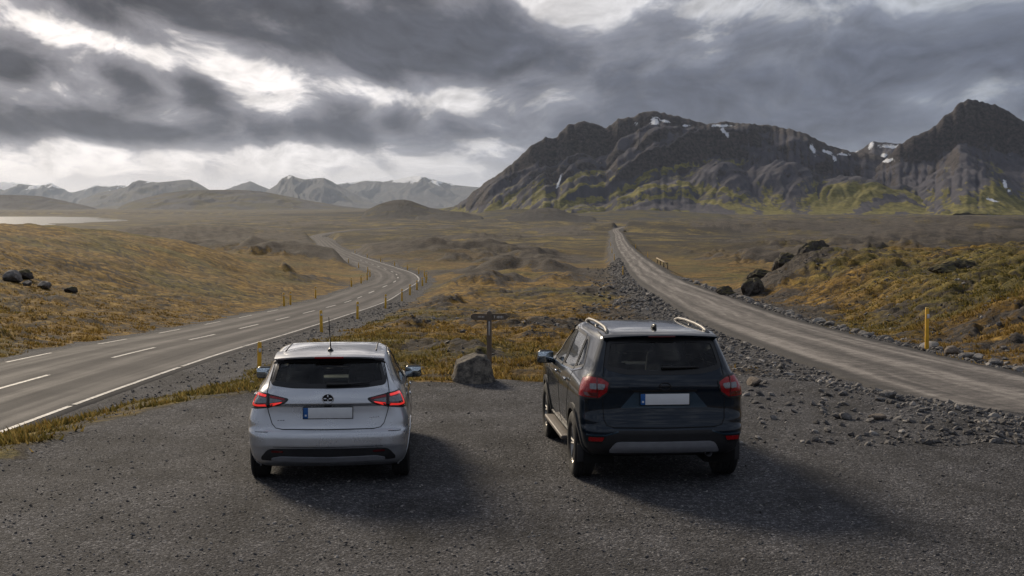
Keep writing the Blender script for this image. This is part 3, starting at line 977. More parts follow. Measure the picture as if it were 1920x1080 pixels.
def big_mountain(name, key, nx, ny, depth_f, depth_b, mat, lean, cliff, snow, seed, foot=None, erosion=(14000, 45, 2), green_top=0.56, spur_amp=0.20):
    Y, xs, zs = crest_fn(key)
    X1 = np.linspace(xs[0] - 60, xs[-1] + 60, nx)
    Y1 = np.linspace(Y - depth_f, Y + depth_b, ny)
    X, Yg = np.meshgrid(X1, Y1)
    cell = X1[1] - X1[0]
    base = -14.0
    yc = Y + 60 * perlin(X / 420, X * 0, seed) + 25 * perlin(X / 130, X * 0, seed + 1)
    # keep the crest on its silhouette: follow the ray from the viewpoint
    U = X * Y / Yg
    Hc = np.interp(U, xs, zs) * np.where(Yg < Y, 1.0, Yg / Y)
    Hc = Hc + np.where(Hc > 20, 4.5 * fbm(U / 26, U * 0 + 3, 4, 0.6, seed=seed + 3), 0)
    L = 160 + 2.0 * np.maximum(Hc, 0) + 0.25 * depth_f * np.clip(Hc / 300, 0, 1)
    d = yc - Yg
    wob = 45 * fbm(X / 160, Yg / 240, 3, 0.5, seed=seed + 5)
    s = np.clip((d + wob * np.clip(d / 200, 0, 1)) / L, 0, 1)
    ck = np.interp(U, cliff[0], cliff[1])
    prof = np.where(s < 0.14, 1 - ck * sstep(s, 0.015, 0.14), (1 - ck) * (1 - (s - 0.14) / 0.86) ** 1.45)
    prof = np.where(d < 0, np.clip(1 + d / (depth_b * 1.1), 0, 1) ** 1.3, prof)
    Z = base + (Hc - base) * prof
    k = np.interp(U, lean[0], lean[1])
    xp = X - k * (Yg - yc) + 26 * perlin(X / 140, Yg / 140, seed + 8)
    spur = ridged(xp / 250, Yg / 2600, 2, 0.40, seed=seed + 10)
    spur2 = ridged(xp / 62, Yg / 520, 3, 0.55, seed=seed + 14)
    env = np.clip(s * 4, 0, 1) * np.clip((1 - s) * 1.5, 0, 1) * (d > 0)
    Z = Z + env * np.maximum(Hc, 0) * (spur_amp * spur + 0.012 * spur2)
    butt = ridged(U / 46, Yg / 900, 3, 0.6, seed=seed + 20)
    Z = Z + np.where(d > 0, 1, 0) * np.exp(-((s - 0.10) / 0.10) ** 2) * ck * 13 * butt
    Z = Z + np.clip(Hc / 60, 0, 1) * np.where(d > 0, np.clip(s * 12, 0, 1), 0.15) * 3.8 * fbm(X / 38, Yg / 60, 5, 0.6, seed=seed + 24)
    if foot:
        for fx, fy, sx, sy, fh in foot:
            g = gauss(X, Yg, fx, fy, sx, sy, fh)
            g = g * (1 + 0.13 * fbm((X - fx - 0.5 * (Yg - fy)) / 120, (Yg - fy) / 260, 5, 0.58, seed=seed + 30)) - 14
            Z = np.maximum(Z, g)
    keep = Z.copy()
    if erosion:
        Zs = erode(Z / cell, erosion[0], erosion[1], erosion[2], seed) * cell
        w = np.clip(np.abs(d) / 40, 0, 1)
        Z = keep * (1 - w) + blur(Zs, 1) * w
    # never rise above the drawn skyline in front of it
    lim = np.interp(U, xs, zs) * Yg / Y
    if not foot:
        Z = np.where((Yg < Y) & (d > 40), np.minimum(Z, np.maximum(lim * 0.99 - 1, base + 1)), Z)
    gy, gx = np.gradient(Z, Y1[1] - Y1[0], cell)
    slope = np.sqrt(gx * gx + gy * gy)
    lap = blur(Z, 6) - Z
    rel = np.clip((Z - base) / (np.maximum(Hc, 60) - base), 0, 1.2)
    green = sstep(green_top - rel + 0.16 * fbm(xp / 55, Yg / 420, 3, 0.6, seed=seed + 40), -0.12, 0.20) * (1 - sstep(lap, 0.3, 3.2) * 0.85) * (1 - sstep(slope, 0.75, 1.15))
    green = green * 0.86 - 0.55 * sstep(fbm((xp + 20 * fbm(X / 30, Yg / 60, 3, 0.6, seed=seed + 52)) / 70, Yg / 900, 4, 0.6, seed=seed + 44), -0.05, 0.5)
    rock = sstep(slope + 0.25 * fbm(X / 50, Yg / 50, 3, 0.5, seed=seed + 47), 0.72, 1.05) * sstep(rel, 0.18, 0.5)
    rock = np.maximum(rock, sstep(rel, 0.80, 0.97) * 0.62)
    sn = np.zeros_like(Z)
    for ux, uz, su, sz, rot in snow:
        # patches lying on the face, given where they lie along and up the mountain
        du = (U - ux)
        dz = (Z * Y / Yg - uz)
        c_, s_ = math.cos(rot), math.sin(rot)
        a = (du * c_ + dz * s_) / su
        b = (-du * s_ + dz * c_) / sz
        sn = np.maximum(sn, np.exp(-(a * a + b * b)) * (d > -30))
    V = np.stack([X, Yg, Z], -1).reshape(-1, 3)
    me = np_mesh(name, V, grid_faces(ny, nx))
    col_attr(me, 'mask', np.stack([np.clip(green, 0, 1).ravel(), rock.ravel(), sn.ravel()], -1))
    return tag(obj(name, me, mat), kind='structure')


def range_mountain(name, key, mat, depth, nx, ny, seed, rough=0.10, snow_line=None, green=0.4, rock=0.2, snow_amt=1.0):
    Y, xs, zs = crest_fn(key)
    X1 = np.linspace(xs[0], xs[-1], nx)
    v = np.linspace(-1, 0.6, ny)
    U, Vv = np.meshgrid(X1, v)
    Yg = Y + Vv * depth
    X = U * Yg / Y
    Hc = np.interp(U, xs, zs)
    base = -16.0
    wd = xs[-1] - xs[0]
    end = sstep(np.minimum(U - xs[0], xs[-1] - U), 0.0, 0.10 * wd)
    Hc = base + (Hc - base) * end
    jit = fbm(U / (depth * 0.05), U * 0, 4, 0.55, seed=seed) * 0.012 * np.maximum(Hc - 5, 0)
    Hc = Hc + jit
    s = np.abs(Vv)
    prof = np.where(Vv < 0, (1 - s) ** 1.5 * 0.55 + 0.45 * (1 - sstep(s, 0.0, 0.85)), 1 - sstep(s, 0, 0.6))
    Z = base + (np.maximum(Hc, base + 0.5) - base) * prof
    xp = X + 0.25 * depth * Vv * 0.4 + 0.04 * depth * perlin(X / (0.12 * depth), Yg / (0.2 * depth), seed + 2)
    env = np.clip(s * 6, 0, 1) * np.clip((1 - s) * 1.8, 0, 1)
    Z = Z + env * np.maximum(Hc, 0) * rough * (ridged(xp / (0.11 * depth), Yg / (0.8 * depth), 4, 0.55, seed=seed + 4) - 0.4)
    lim = np.interp(U, xs, zs) * Yg / Y
    Z = np.where(Vv < -0.02, np.minimum(Z, np.maximum(lim, base + 0.5)), Z)
    rel = np.clip((Z - base) / (zs.max() - base), 0, 1)
    g = green + 0.5 * fbm(X / (0.1 * depth), Yg / (0.1 * depth), 3, 0.5, seed=seed + 9)
    rk = np.clip(rock + sstep(rel, 0.6, 0.9) * 0.5, 0, 1)
    sn = np.zeros_like(Z)
    if snow_line:
        sn = sstep(rel + 0.22 * fbm(xp / (0.07 * depth), Yg / (0.3 * depth), 4, 0.6, seed=seed + 12), snow_line - 0.1, snow_line + 0.12) * snow_amt
    V = np.stack([X, Yg, Z], -1).reshape(-1, 3)
    me = np_mesh(name, V, grid_faces(ny, nx))
    col_attr(me, 'mask', np.stack([np.clip(g, 0, 1).ravel(), rk.ravel(), sn.ravel()], -1))
    return tag(obj(name, me, mat), kind='structure')


MT_NEAR = mountain_material('mountain_face', (0.075, 0.074, 0.024), (0.235, 0.205, 0.060), (0.070, 0.068, 0.086), (0.022, 0.021, 0.025), (0.092, 0.077, 0.078))
MT_FAR = mountain_material('far_mountain_face', (0.060, 0.058, 0.034), (0.110, 0.092, 0.050), (0.075, 0.075, 0.080), (0.040, 0.040, 0.044), (0.085, 0.078, 0.074), scale=0.22)
MT_DARK = mountain_material('dark_cinder_slope', (0.050, 0.046, 0.024), (0.100, 0.085, 0.036), (0.048, 0.046, 0.047), (0.030, 0.028, 0.028), (0.060, 0.054, 0.050), scale=1.6)

big_mountain('mountain', 'MAIN', 560, 270, 1250, 420, MT_NEAR,
             ([-300, 300, 600, 900, 1400], [1.05, 1.0, 0.85, 0.40, -0.4]),
             ([-400, -60, 60, 300, 420, 600, 1000, 1700], [0.05, 0.15, 0.46, 0.52, 0.34, 0.22, 0.10, 0.05]),
             [(508, 320, 15, 17, 0.5), (545, 322, 20, 5, -0.2), (745, 305, 42, 5, 0.0), (752, 290, 8, 12, 0.5), (765, 276, 14, 6, -0.9), (1072, 222, 8, 22, 0.5),
              (1125, 212, 22, 6, -0.3), (1150, 190, 7, 12, 0.4), (1180, 204, 24, 5, -0.1), (442, 312, 10, 4, 0.3), (165, 98, 5, 22, -0.35), (172, 118, 4, 14, -0.35), (620, 305, 16, 4, 0)],
             seed=3, foot=[(830, 4380, 150, 210, 168), (1010, 4300, 190, 200, 120), (640, 4420, 120, 230, 172)])
big_mountain('mountain', 'RIGHT', 430, 230, 1050, 380, MT_NEAR,
             ([1000, 1500, 1900, 2400], [0.45, 0.35, 0.1, -0.2]),
             ([1000, 1250, 1420, 1560, 1750, 2400], [0.05, 0.25, 0.45, 0.50, 0.40, 0.2]),
             [(1215, 168, 60, 8, 0.15), (1180, 160, 16, 12, 0.9), (1255, 172, 30, 7, 0.0), (1230, 58, 9, 8, 0.3), (1275, 45, 12, 7, 0), (1265, 30, 9, 5, 0.2), (1655, 92, 7, 16, 0.3), (1668, 70, 6, 6, 0), (1610, 40, 22, 5, -0.3)],
             seed=11, foot=[(1330, 4150, 150, 170, 62), (1190, 4330, 120, 150, 95)], green_top=0.40, spur_amp=0.11, erosion=(12000, 45, 2))
big_mountain('mountain', 'SADDLE', 200, 90, 900, 300, MT_NEAR, ([1000, 2200], [0.3, 0.0]), ([1000, 2300], [0.2, 0.2]),
             [(1690, 310, 12, 22, -0.5), (1790, 304, 80, 8, -0.04), (1560, 268, 60, 7, 0.1), (1480, 275, 40, 6, -0.2), (1620, 288, 40, 7, 0.5), (1750, 262, 20, 10, 0.4)],
             seed=19, erosion=(5000, 50, 3), green_top=0.1)
range_mountain('mountain', 'RANGE_A', MT_FAR, 4600, 260, 70, 41, rough=0.16, snow_line=0.80, snow_amt=0.9, green=0.2)
range_mountain('mountain', 'RANGE_B', MT_FAR, 5600, 260, 80, 47, rough=0.12, snow_line=0.99, snow_amt=0.7, green=0.45)
range_mountain('mountain', 'RANGE_D', MT_FAR, 5000, 140, 50, 53, rough=0.15, snow_line=1.2, green=0.15)
range_mountain('mountain', 'RANGE_C', MT_FAR, 6000, 260, 80, 59, rough=0.15, snow_line=1.02, snow_amt=0.8, green=0.2)
range_mountain('mountain', 'RANGE_E', MT_FAR, 6500, 320, 90, 61, rough=0.14, snow_line=0.86, snow_amt=1.0, green=0.15)
range_mountain('hill', 'HILL_A', MT_FAR, 2600, 300, 90, 67, rough=0.10, green=0.5, rock=0.0)
range_mountain('hill', 'HILL_B', MT_FAR, 1800, 260, 70, 71, rough=0.08, green=0.25, rock=0.1)
range_mountain('hill', 'CONE_A', MT_DARK, 420, 160, 60, 73, rough=0.06, green=0.25, rock=0.3)
range_mountain('hill', 'CONE_B', MT_DARK, 330, 160, 60, 79, rough=0.06, green=0.12, rock=0.4)
range_mountain('hill', 'CONE_C', MT_DARK, 300, 120, 50, 83, rough=0.06, green=0.2, rock=0.3)
range_mountain('hill', 'SWELL_A', MT_DARK, 520, 240, 60, 89, rough=0.10, green=0.55, rock=0.0)
range_mountain('hill', 'SWELL_B', MT_DARK, 700, 240, 60, 97, rough=0.08, green=0.35, rock=0.0)


# ------------------------------------------------------------------ cars: materials
def paint_mat(name, base, metal, flake, rough, dust, back=(0.012, 0.012, 0.013), spec=0.5, coat=1.0):
    m, t, bs = new_mat(name)
    co = t.coord('Object')
    n = t.noise(co, 3.0, 5.0, 0.6)
    fl = t.noise(co, 900.0, 2.0, 0.5)
    x, y, z = t.sep(co)
    c = t.mix(t.math('MULTIPLY', fl, flake), base, tuple(min(1, b * 1.7) for b in base))
    dn = t.noise(co, 16.0, 6.0, 0.7)
    df = t.math('MULTIPLY', t.smooth(t.math('ADD', t.math('MULTIPLY', dn, 0.6), t.math('MULTIPLY', t.smooth(z, 0.70, 0.25), 0.6)), 0.45, 1.0), dust)
    c = t.mix(df, c, (0.16, 0.14, 0.12))
    bf = t.node('ShaderNodeNewGeometry').outputs['Backfacing']
    c = t.mix(bf, c, back)
    t.put(bs.inputs['Base Color'], c)
    t.put(bs.inputs['Metallic'], t.math('MULTIPLY', t.math('SUBTRACT', 1.0, t.math('MAXIMUM', bf, df)), metal))
    t.put(bs.inputs['Roughness'], t.math('ADD', t.lin(n, 0.3, 0.7, rough - 0.03, rough + 0.05), t.math('MULTIPLY', df, 0.4)))
    t.put(bs.inputs['Coat Weight'], t.math('MULTIPLY', t.math('SUBTRACT', 1.0, t.math('MAXIMUM', bf, df)), coat))
    bs.inputs['Specular IOR Level'].default_value = spec
    bs.inputs['Coat Roughness'].default_value = 0.04
    return m


def glass_mat(name, tint, refl_rough=0.02, dirt=0.12):
    m, t, bs = new_mat(name)
    t.n.remove(bs)
    out = [n for n in t.n if n.type == 'OUTPUT_MATERIAL'][0]
    tr = t.node('ShaderNodeBsdfTransparent')
    tr.inputs[0].default_value = (*tint, 1)
    gl = t.node('ShaderNodeBsdfGlossy')
    gl.inputs['Roughness'].default_value = refl_rough
    fr = t.node('ShaderNodeFresnel')
    fr.inputs[0].default_value = 1.5
    mx = t.node('ShaderNodeMixShader')
    t.l.new(fr.outputs[0], mx.inputs[0])
    t.l.new(tr.outputs[0], mx.inputs[1])
    t.l.new(gl.outputs[0], mx.inputs[2])
    df = t.node('ShaderNodeBsdfDiffuse')
    df.inputs[0].default_value = (0.20, 0.18, 0.16, 1)
    co = t.coord('Object')
    f = t.smooth(t.noise(co, 5.0, 6.0, 0.65), 0.4, 0.75, 0.01, dirt)
    m2 = t.node('ShaderNodeMixShader')
    t.l.new(f, m2.inputs[0])
    t.l.new(mx.outputs[0], m2.inputs[1])
    t.l.new(df.outputs[0], m2.inputs[2])
    t.l.new(m2.outputs[0], out.inputs[0])
    return m


M = {
    'silver': paint_mat('silver_paint', (0.52, 0.535, 0.56), 0.72, 0.5, 0.28, 0.10),
    'navy': paint_mat('blue_black_paint', (0.0035, 0.0100, 0.0190), 0.3, 0.5, 0.3, 0.05, spec=0.1, coat=0.9),
    'glass': glass_mat('window_glass', (0.80, 0.86, 0.82), dirt=0.06),
    'tint': glass_mat('tinted_glass', (0.42, 0.45, 0.46), dirt=0.06),
    'seal': simple_mat('black_seal', (0.010, 0.010, 0.011), 0.35, vary=0.15),
    'plastic': simple_mat('black_plastic', (0.022, 0.022, 0.024), 0.55, vary=0.2, bump=0.15, bscale=300),
    'gap': simple_mat('panel_gap', (0.004, 0.004, 0.004), 0.9),
    'rubber': simple_mat('tyre_rubber', (0.020, 0.019, 0.019), 0.85, vary=0.35, vscale=14, bump=0.2),
    'alloy': simple_mat('alloy_rim', (0.42, 0.40, 0.37), 0.38, metal=0.8, vary=0.25),
    'chrome': simple_mat('chrome', (0.75, 0.76, 0.78), 0.12, metal=1.0, vary=0.05),
    'rail': simple_mat('satin_rail', (0.20, 0.19, 0.18), 0.5, metal=0.2, vary=0.1),
    'skid': simple_mat('grey_skid', (0.30, 0.305, 0.33), 0.42, metal=0.35, vary=0.15),
    'red': simple_mat('red_lens', (0.34, 0.003, 0.007), 0.25, coat=0.4, vary=0.15, vscale=40),
    'dred': simple_mat('dark_red_lens', (0.10, 0.004, 0.007), 0.12, coat=1.0, vary=0.2, vscale=40),
    'glow': simple_mat('lit_red_lens', (0.55, 0.02, 0.02), 0.15, coat=1.0, vary=0.05, emit=(1.0, 0.04, 0.03), estr=0.60),
    'clear': simple_mat('clear_lens', (0.22, 0.225, 0.24), 0.15, coat=1.0, vary=0.4, vscale=60),
    'plate': simple_mat('plate_white', (0.80, 0.81, 0.82), 0.4, vary=0.05),
    'blue': simple_mat('plate_blue', (0.012, 0.11, 0.36), 0.4, vary=0.05),
    'white': simple_mat('white_mark', (0.7, 0.72, 0.75), 0.4, vary=0.05),
    'seat': simple_mat('seat_cloth', (0.040, 0.041, 0.046), 0.85, vary=0.2, bump=0.2, bscale=200),
    'mirror': simple_mat('mirror_glass', (0.55, 0.62, 0.66), 0.03, metal=1.0, vary=0.03),
    'step': simple_mat('dusty_step', (0.13, 0.11, 0.095), 0.6, vary=0.3),
}


# ------------------------------------------------------------------ cars: shape tools
def bm_obj(name, bm, mat, parent, smooth=True, angle=None):
    bmesh.ops.recalc_face_normals(bm, faces=bm.faces)
    me = bpy.data.meshes.new(name)
    bm.to_mesh(me)
    bm.free()
    if smooth:
        me.polygons.foreach_set('use_smooth', [True] * len(me.polygons))
        if angle:
            me.set_sharp_from_angle(angle=R(angle))
    return obj(name, me, mat, parent)


def rbox(c, s, bev=0.02, seg=2, rot=None, taper=None):
    bm = bmesh.new()
    bmesh.ops.create_cube(bm, size=1.0)
    for v in bm.verts:
        tx, ty = (1.0, 1.0)
        if taper and v.co.z > 0:
            tx, ty = taper
        v.co = Vector((v.co.x * s[0] * tx, v.co.y * s[1] * ty, v.co.z * s[2]))
    bmesh.ops.bevel(bm, geom=list(bm.edges), offset=bev, segments=seg, affect='EDGES', profile=0.6)
    if rot is not None:
        bmesh.ops.rotate(bm, verts=bm.verts, cent=(0, 0, 0), matrix=rot)
    bmesh.ops.translate(bm, verts=bm.verts, vec=Vector(c))
    return bm


def tube(pts, rad, n=10, flat=1.0, cap=True):
    """swept tube through points; rad number or list"""
    bm = bmesh.new()
    P = [Vector(p) for p in pts]
    if not hasattr(rad, '__len__'):
        rad = [rad] * len(P)
    rings = []
    for i, p in enumerate(P):
        d = (P[min(i + 1, len(P) - 1)] - P[max(i - 1, 0)]).normalized()
        up = Vector((0, 0, 1)) if abs(d.z) < 0.9 else Vector((0, 1, 0))
        a = d.cross(up).normalized()
        b = a.cross(d).normalized()
        rings.append([bm.verts.new(p + a * math.cos(k * 2 * math.pi / n) * rad[i] + b * math.sin(k * 2 * math.pi / n) * rad[i] * flat) for k in range(n)])
    for r0, r1 in zip(rings[:-1], rings[1:]):
        for k in range(n):
            bm.faces.new((r0[k], r0[(k + 1) % n], r1[(k + 1) % n], r1[k]))
    if cap:
        bm.faces.new(rings[0])
        bm.faces.new(rings[-1])
    return bm


def lathe_x(prof, n=40, cx=0.0):
    """profile (x, r) turned about the x axis"""
    bm = bmesh.new()
    rings = [[bm.verts.new((cx + x, r * math.cos(k * 2 * math.pi / n), r * math.sin(k * 2 * math.pi / n))) for k in range(n)] for x, r in prof]
    for a, b in zip(rings[:-1], rings[1:]):
        for k in range(n):
            bm.faces.new((a[k], a[(k + 1) % n], b[(k + 1) % n], b[k]))
    return bm


def round_poly(poly, rad, seg=5):
    out = []
    n = len(poly)
    for i in range(n):
        p = Vector(poly[i])
        a = Vector(poly[i - 1]) - p
        b = Vector(poly[(i + 1) % n]) - p
        r = rad[i] if hasattr(rad, '__len__') else rad
        r = min(r, a.length * 0.45, b.length * 0.45)
        p0 = p + a.normalized() * r
        p1 = p + b.normalized() * r
        for k in range(seg + 1):
            t = k / seg
            out.append(tuple((1 - t) ** 2 * p0 + 2 * t * (1 - t) * p + t * t * p1))
    return out


def resample(poly, step, closed=True):
    P = np.array(poly, float)
    Q = np.concatenate([P, P[:1]]) if closed else P
    out = []
    for a, b in zip(Q[:-1], Q[1:]):
        L = np.linalg.norm(b - a)
        if L < 1e-6:
            continue
        k = max(1, int(math.ceil(L / step)))
        for i in range(k):
            out.append(a + (b - a) * i / k)
    if not closed:
        out.append(Q[-1])
    return np.array(out)


def mirror_poly(half):
    """half outline from x=0 outward and back to x=0, mirrored across x"""
    return half + [(-x, z) for x, z in reversed(half) if abs(x) > 1e-6]


def pchip(xs, ys):
    xs = np.array(xs, float)
    ys = np.array(ys, float)
    h = np.diff(xs)
    d = np.diff(ys) / h
    m = np.zeros_like(ys)
    for i in range(1, len(xs) - 1):
        if d[i - 1] * d[i] > 0:
            w1 = 2 * h[i] + h[i - 1]
            w2 = h[i] + 2 * h[i - 1]
            m[i] = (w1 + w2) / (w1 / d[i - 1] + w2 / d[i])
    m[0], m[-1] = d[0], d[-1]

    def f(x):
        x = np.clip(x, xs[0], xs[-1])
        i = np.clip(np.searchsorted(xs, x) - 1, 0, len(xs) - 2)
        t = (x - xs[i]) / h[i]
        return (2 * t**3 - 3 * t**2 + 1) * ys[i] + (t**3 - 2 * t**2 + t) * h[i] * m[i] + (-2 * t**3 + 3 * t**2) * ys[i + 1] + (t**3 - t**2) * h[i] * m[i + 1]
    return f


class Shell:
    """closed car shell: rounded plan outlines stacked in height. Columns: z w yr yf rx ry crown fx fy fcrown taper_rear taper_front"""
    NR, NCn, NS, NF = 14, 12, 52, 10

    def __init__(self, keys, drop=(0.03, 0.5, 0.66, 1.12, 1.3)):
        self.drop = drop
        K = np.array(keys, float)
        d = np.sqrt(np.diff(K[:, 0]) ** 2 + np.diff(K[:, 1]) ** 2 + 0.6 * np.diff(K[:, 2]) ** 2 + 0.02 * np.diff(K[:, 3]) ** 2)
        self.s = np.concatenate([[0], np.cumsum(d)])
        self.f = [pchip(self.s, K[:, j]) for j in range(K.shape[1])]
        self.sd = np.linspace(0, self.s[-1], 2500)
        self.zd = np.maximum.accumulate(self.f[0](self.sd))
        self.cache = {}

    def half(self, s):
        z, w, yr, yf, rx, ry, cr, fx, fy, fc, tr, tf = [float(f(s)) for f in self.f]
        wr, wf = w * (1 - tr), w * (1 - tf)
        rx = min(rx, wr * 0.9)
        fx = min(fx, wf * 0.9)
        i = np.arange(self.NR) / self.NR
        x1 = (wr - rx) * i
        y1 = yr + cr * (x1 / wr) ** 2
        a = np.linspace(0, math.pi / 2, self.NCn)
        y0 = yr + cr * ((wr - rx) / wr) ** 2
        e = 2 / 2.3
        x2 = wr - rx + rx * np.sin(a) ** e
        y2 = y0 + ry - ry * np.cos(a) ** e
        yf0 = yf - fc * ((wf - fx) / wf) ** 2
        ya, yb = y0 + ry, yf0 - fy
        t = np.linspace(0, 1, self.NS)
        y3 = ya + (yb - ya) * t
        x3 = w * (1 - tr * np.clip(1 - t / 0.45, 0, 1) ** 2.2 - tf * np.clip((t - 0.6) / 0.4, 0, 1) ** 2.2)
        x4 = wf - fx + fx * np.cos(a) ** e
        y4 = yf0 - fy + fy * np.sin(a) ** e
        x5 = (wf - fx) * (1 - np.arange(1, self.NF + 1) / self.NF)
        y5 = yf - fc * (x5 / wf) ** 2
        return np.concatenate([x1, x2, x3[1:], x4[1:], x5]), np.concatenate([y1, y2, y3[1:], y4[1:], y5]), z

    def wz(self, z):
        d, a, b, c, e = self.drop
        return z - d * sstep(z, a, b) * (1 - sstep(z, c, e))

    def roof(self, x, y):
        """point on the roof skin above (x, y)"""
        lo, hi = self.zd[-1] - 0.35, float(self.zd[-1])
        for _ in range(24):
            m = (lo + hi) / 2
            xs, ys, _z = self.half(float(np.interp(m, self.zd, self.sd)))
            n0 = self.NR
            w = float(np.interp(y, ys[n0:-self.NF], xs[n0:-self.NF]))
            if ys[0] <= y <= ys[-1] and w > abs(x):
                lo = m
            else:
                hi = m
        return Vector((x, y, float(self.wz(lo))))

    def at_z(self, z):
        k = round(float(z), 4)
        if k not in self.cache:
            self.cache[k] = self.half(float(np.interp(k, self.zd, self.sd)))
        return self.cache[k]

    def rear(self, x, z):
        xs, ys, _ = self.at_z(z)
        n = self.NR + self.NCn + 10
        xs, ys = xs[:n], ys[:n]
        m = int(np.argmax(xs)) + 1
        return Vector((x, float(np.interp(abs(x), xs[:m], ys[:m])), float(self.wz(z))))

    def front(self, x, z):
        xs, ys, _ = self.at_z(z)
        n = self.NF + self.NCn + 2
        return Vector((x, float(np.interp(abs(x), xs[-n:][::-1], ys[-n:][::-1])), float(self.wz(z))))

    def side(self, sgn):
        def f(y, z):
            xs, ys, _ = self.at_z(z)
            n0 = self.NR
            return Vector((sgn * float(np.interp(y, ys[n0:-self.NF], xs[n0:-self.NF])), y, float(self.wz(z))))
        return f

    def wrap(self, sgn):
        """arc length round the rear corner from the middle of the tail"""
        def f(a, z):
            xs, ys, _ = self.at_z(z)
            L = np.concatenate([[0], np.cumsum(np.hypot(np.diff(xs), np.diff(ys)))])
            return Vector((sgn * float(np.interp(a, L, xs)), float(np.interp(a, L, ys)), float(self.wz(z))))
        return f

    def mesh(self, name, mat, parent, holes, levels=120):
        V = []
        for s in np.linspace(0, self.s[-1], levels):
            xs, ys, z = self.half(s)
            X = np.concatenate([xs, -xs[1:-1][::-1]])
            Y = np.concatenate([ys, ys[1:-1][::-1]])
            V.append(np.stack([X, Y, np.full(len(X), z)], -1))
        nc = len(V[0])
        V = np.array(V).reshape(-1, 3)
        F = grid_faces(levels, nc, wrap=True)
        C = V[F].mean(1)
        dead = np.zeros(len(F), bool)
        for kind, poly, test in holes:
            q = C[:, [0, 2]] if kind in ('rear', 'front') else C[:, [1, 2]]
            dead |= (poly_sdf(q[:, 0], q[:, 1], poly) < 0) & test(C)
        F = F[~dead]
        # pull the ragged rim of each opening onto its outline
        E = np.concatenate([F[:, [0, 1]], F[:, [1, 2]], F[:, [2, 3]], F[:, [3, 0]]])
        Es = np.sort(E, 1)
        key = Es[:, 0].astype(np.int64) * len(V) + Es[:, 1]
        u, cnt = np.unique(key, return_counts=True)
        bk = u[cnt == 1]
        bv = np.unique(np.concatenate([bk // len(V), bk % len(V)]))
        for vi in bv:
            c = V[vi]
            for kind, poly, test in holes:
                if not test(c[None, :])[0]:
                    continue
                q = c[[0, 2]] if kind in ('rear', 'front') else c[[1, 2]]
                P = resample(poly, 0.01)
                dd = np.hypot(P[:, 0] - q[0], P[:, 1] - q[1])
                k = int(np.argmin(dd))
                if dd[k] < 0.06:
                    a, b = P[k]
                    if kind == 'rear':
                        q = self.rear(a, b)
                    elif kind == 'front':
                        q = self.front(a, b)
                    else:
                        q = self.side(1 if c[0] > 0 else -1)(a, b)
                    V[vi] = (q.x, q.y, b)
                    break
        V[:, 2] = self.wz(V[:, 2])
        used = np.unique(F)
        mp = np.full(len(V), -1)
        mp[used] = np.arange(len(used))
        # roof cap
        top = np.arange((levels - 1) * nc, levels * nc)
        me = np_mesh(name, V[used], mp[F])
        bm = bmesh.new()
        bm.from_mesh(me)
        bm.verts.ensure_lookup_table()
        if np.all(mp[top] >= 0):
            bm.faces.new([bm.verts[int(mp[i])] for i in top])
        bmesh.ops.recalc_face_normals(bm, faces=bm.faces)
        # make sure the shell faces outwards
        f = max(bm.faces, key=lambda q: q.calc_center_median().z)
        if f.normal.z < 0:
            bmesh.ops.reverse_faces(bm, faces=bm.faces)
        bm.to_mesh(me)
        bm.free()
        me.polygons.foreach_set('use_smooth', [True] * len(me.polygons))
        return obj(name, me, mat, parent)


def surf_normal(fn, a, b, ctr=Vector((0, 2.0, 0.75))):
    e = 0.006
    p = fn(a, b)
    u = fn(a + e, b) - fn(a - e, b)
    v = fn(a, b + e) - fn(a, b - e)
    n = u.cross(v)
    if n.length < 1e-9:
        n = p - ctr
    n.normalize()
    if n.dot(p - ctr) < 0:
        n = -n
    return p, n


def patch(name, poly, fn, off, mat, parent, step=0.03, skirt=0.02, dome=0.0):
    """a panel cut to an outline, lying on the shell and standing proud of it by off"""
    B = resample(poly, step)
    pts = [Vector(p) for p in B]
    nb = len(pts)
    lo, hi = B.min(0), B.max(0)
    gx, gy = np.meshgrid(np.arange(lo[0] + step / 2, hi[0], step), np.arange(lo[1] + step / 2, hi[1], step))
    g = np.stack([gx.ravel(), gy.ravel()], -1)
    if len(g):
        sdv = poly_sdf(g[:, 0], g[:, 1], B)
        g = g[sdv < -step * 0.45]
        pts += [Vector(p) for p in g]
    r = delaunay_2d_cdt(pts, [], [list(range(nb))], 1, 1e-6)
    vs, fs, orig = r[0], r[2], r[3]
    sd_all = -poly_sdf(np.array([v.x for v in vs]), np.array([v.y for v in vs]), B)
    bm = bmesh.new()
    top = []
    low = []
    for i, v in enumerate(vs):
        p, n = surf_normal(fn, v.x, v.y)
        h = off + (dome * min(1.0, sd_all[i] / 0.05) if dome else 0.0)
        top.append(bm.verts.new(p + n * h))
        low.append((p, n))
    for f in fs:
        try:
            bm.faces.new([top[k] for k in f])
        except ValueError:
            pass
    if skirt:
        bmap = {}
        for i, o in enumerate(orig):
            for k in o:
                if k < nb:
                    bmap[k] = i
        idx = [bmap[k] for k in range(nb) if k in bmap]
        base = {}
        for i in idx:
            p, n = low[i]
            base[i] = bm.verts.new(p + n * (off - skirt))
        for a, b in zip(idx, idx[1:] + idx[:1]):
            if a != b:
                try:
                    bm.faces.new((top[a], top[b], base[b], base[a]))
                except ValueError:
                    pass
    bmesh.ops.recalc_face_normals(bm, faces=bm.faces)
    me = bpy.data.meshes.new(name)
    bm.to_mesh(me)
    bm.free()
    me.polygons.foreach_set('use_smooth', [True] * len(me.polygons))
    me.set_sharp_from_angle(angle=R(45))
    return obj(name, me, mat, parent)


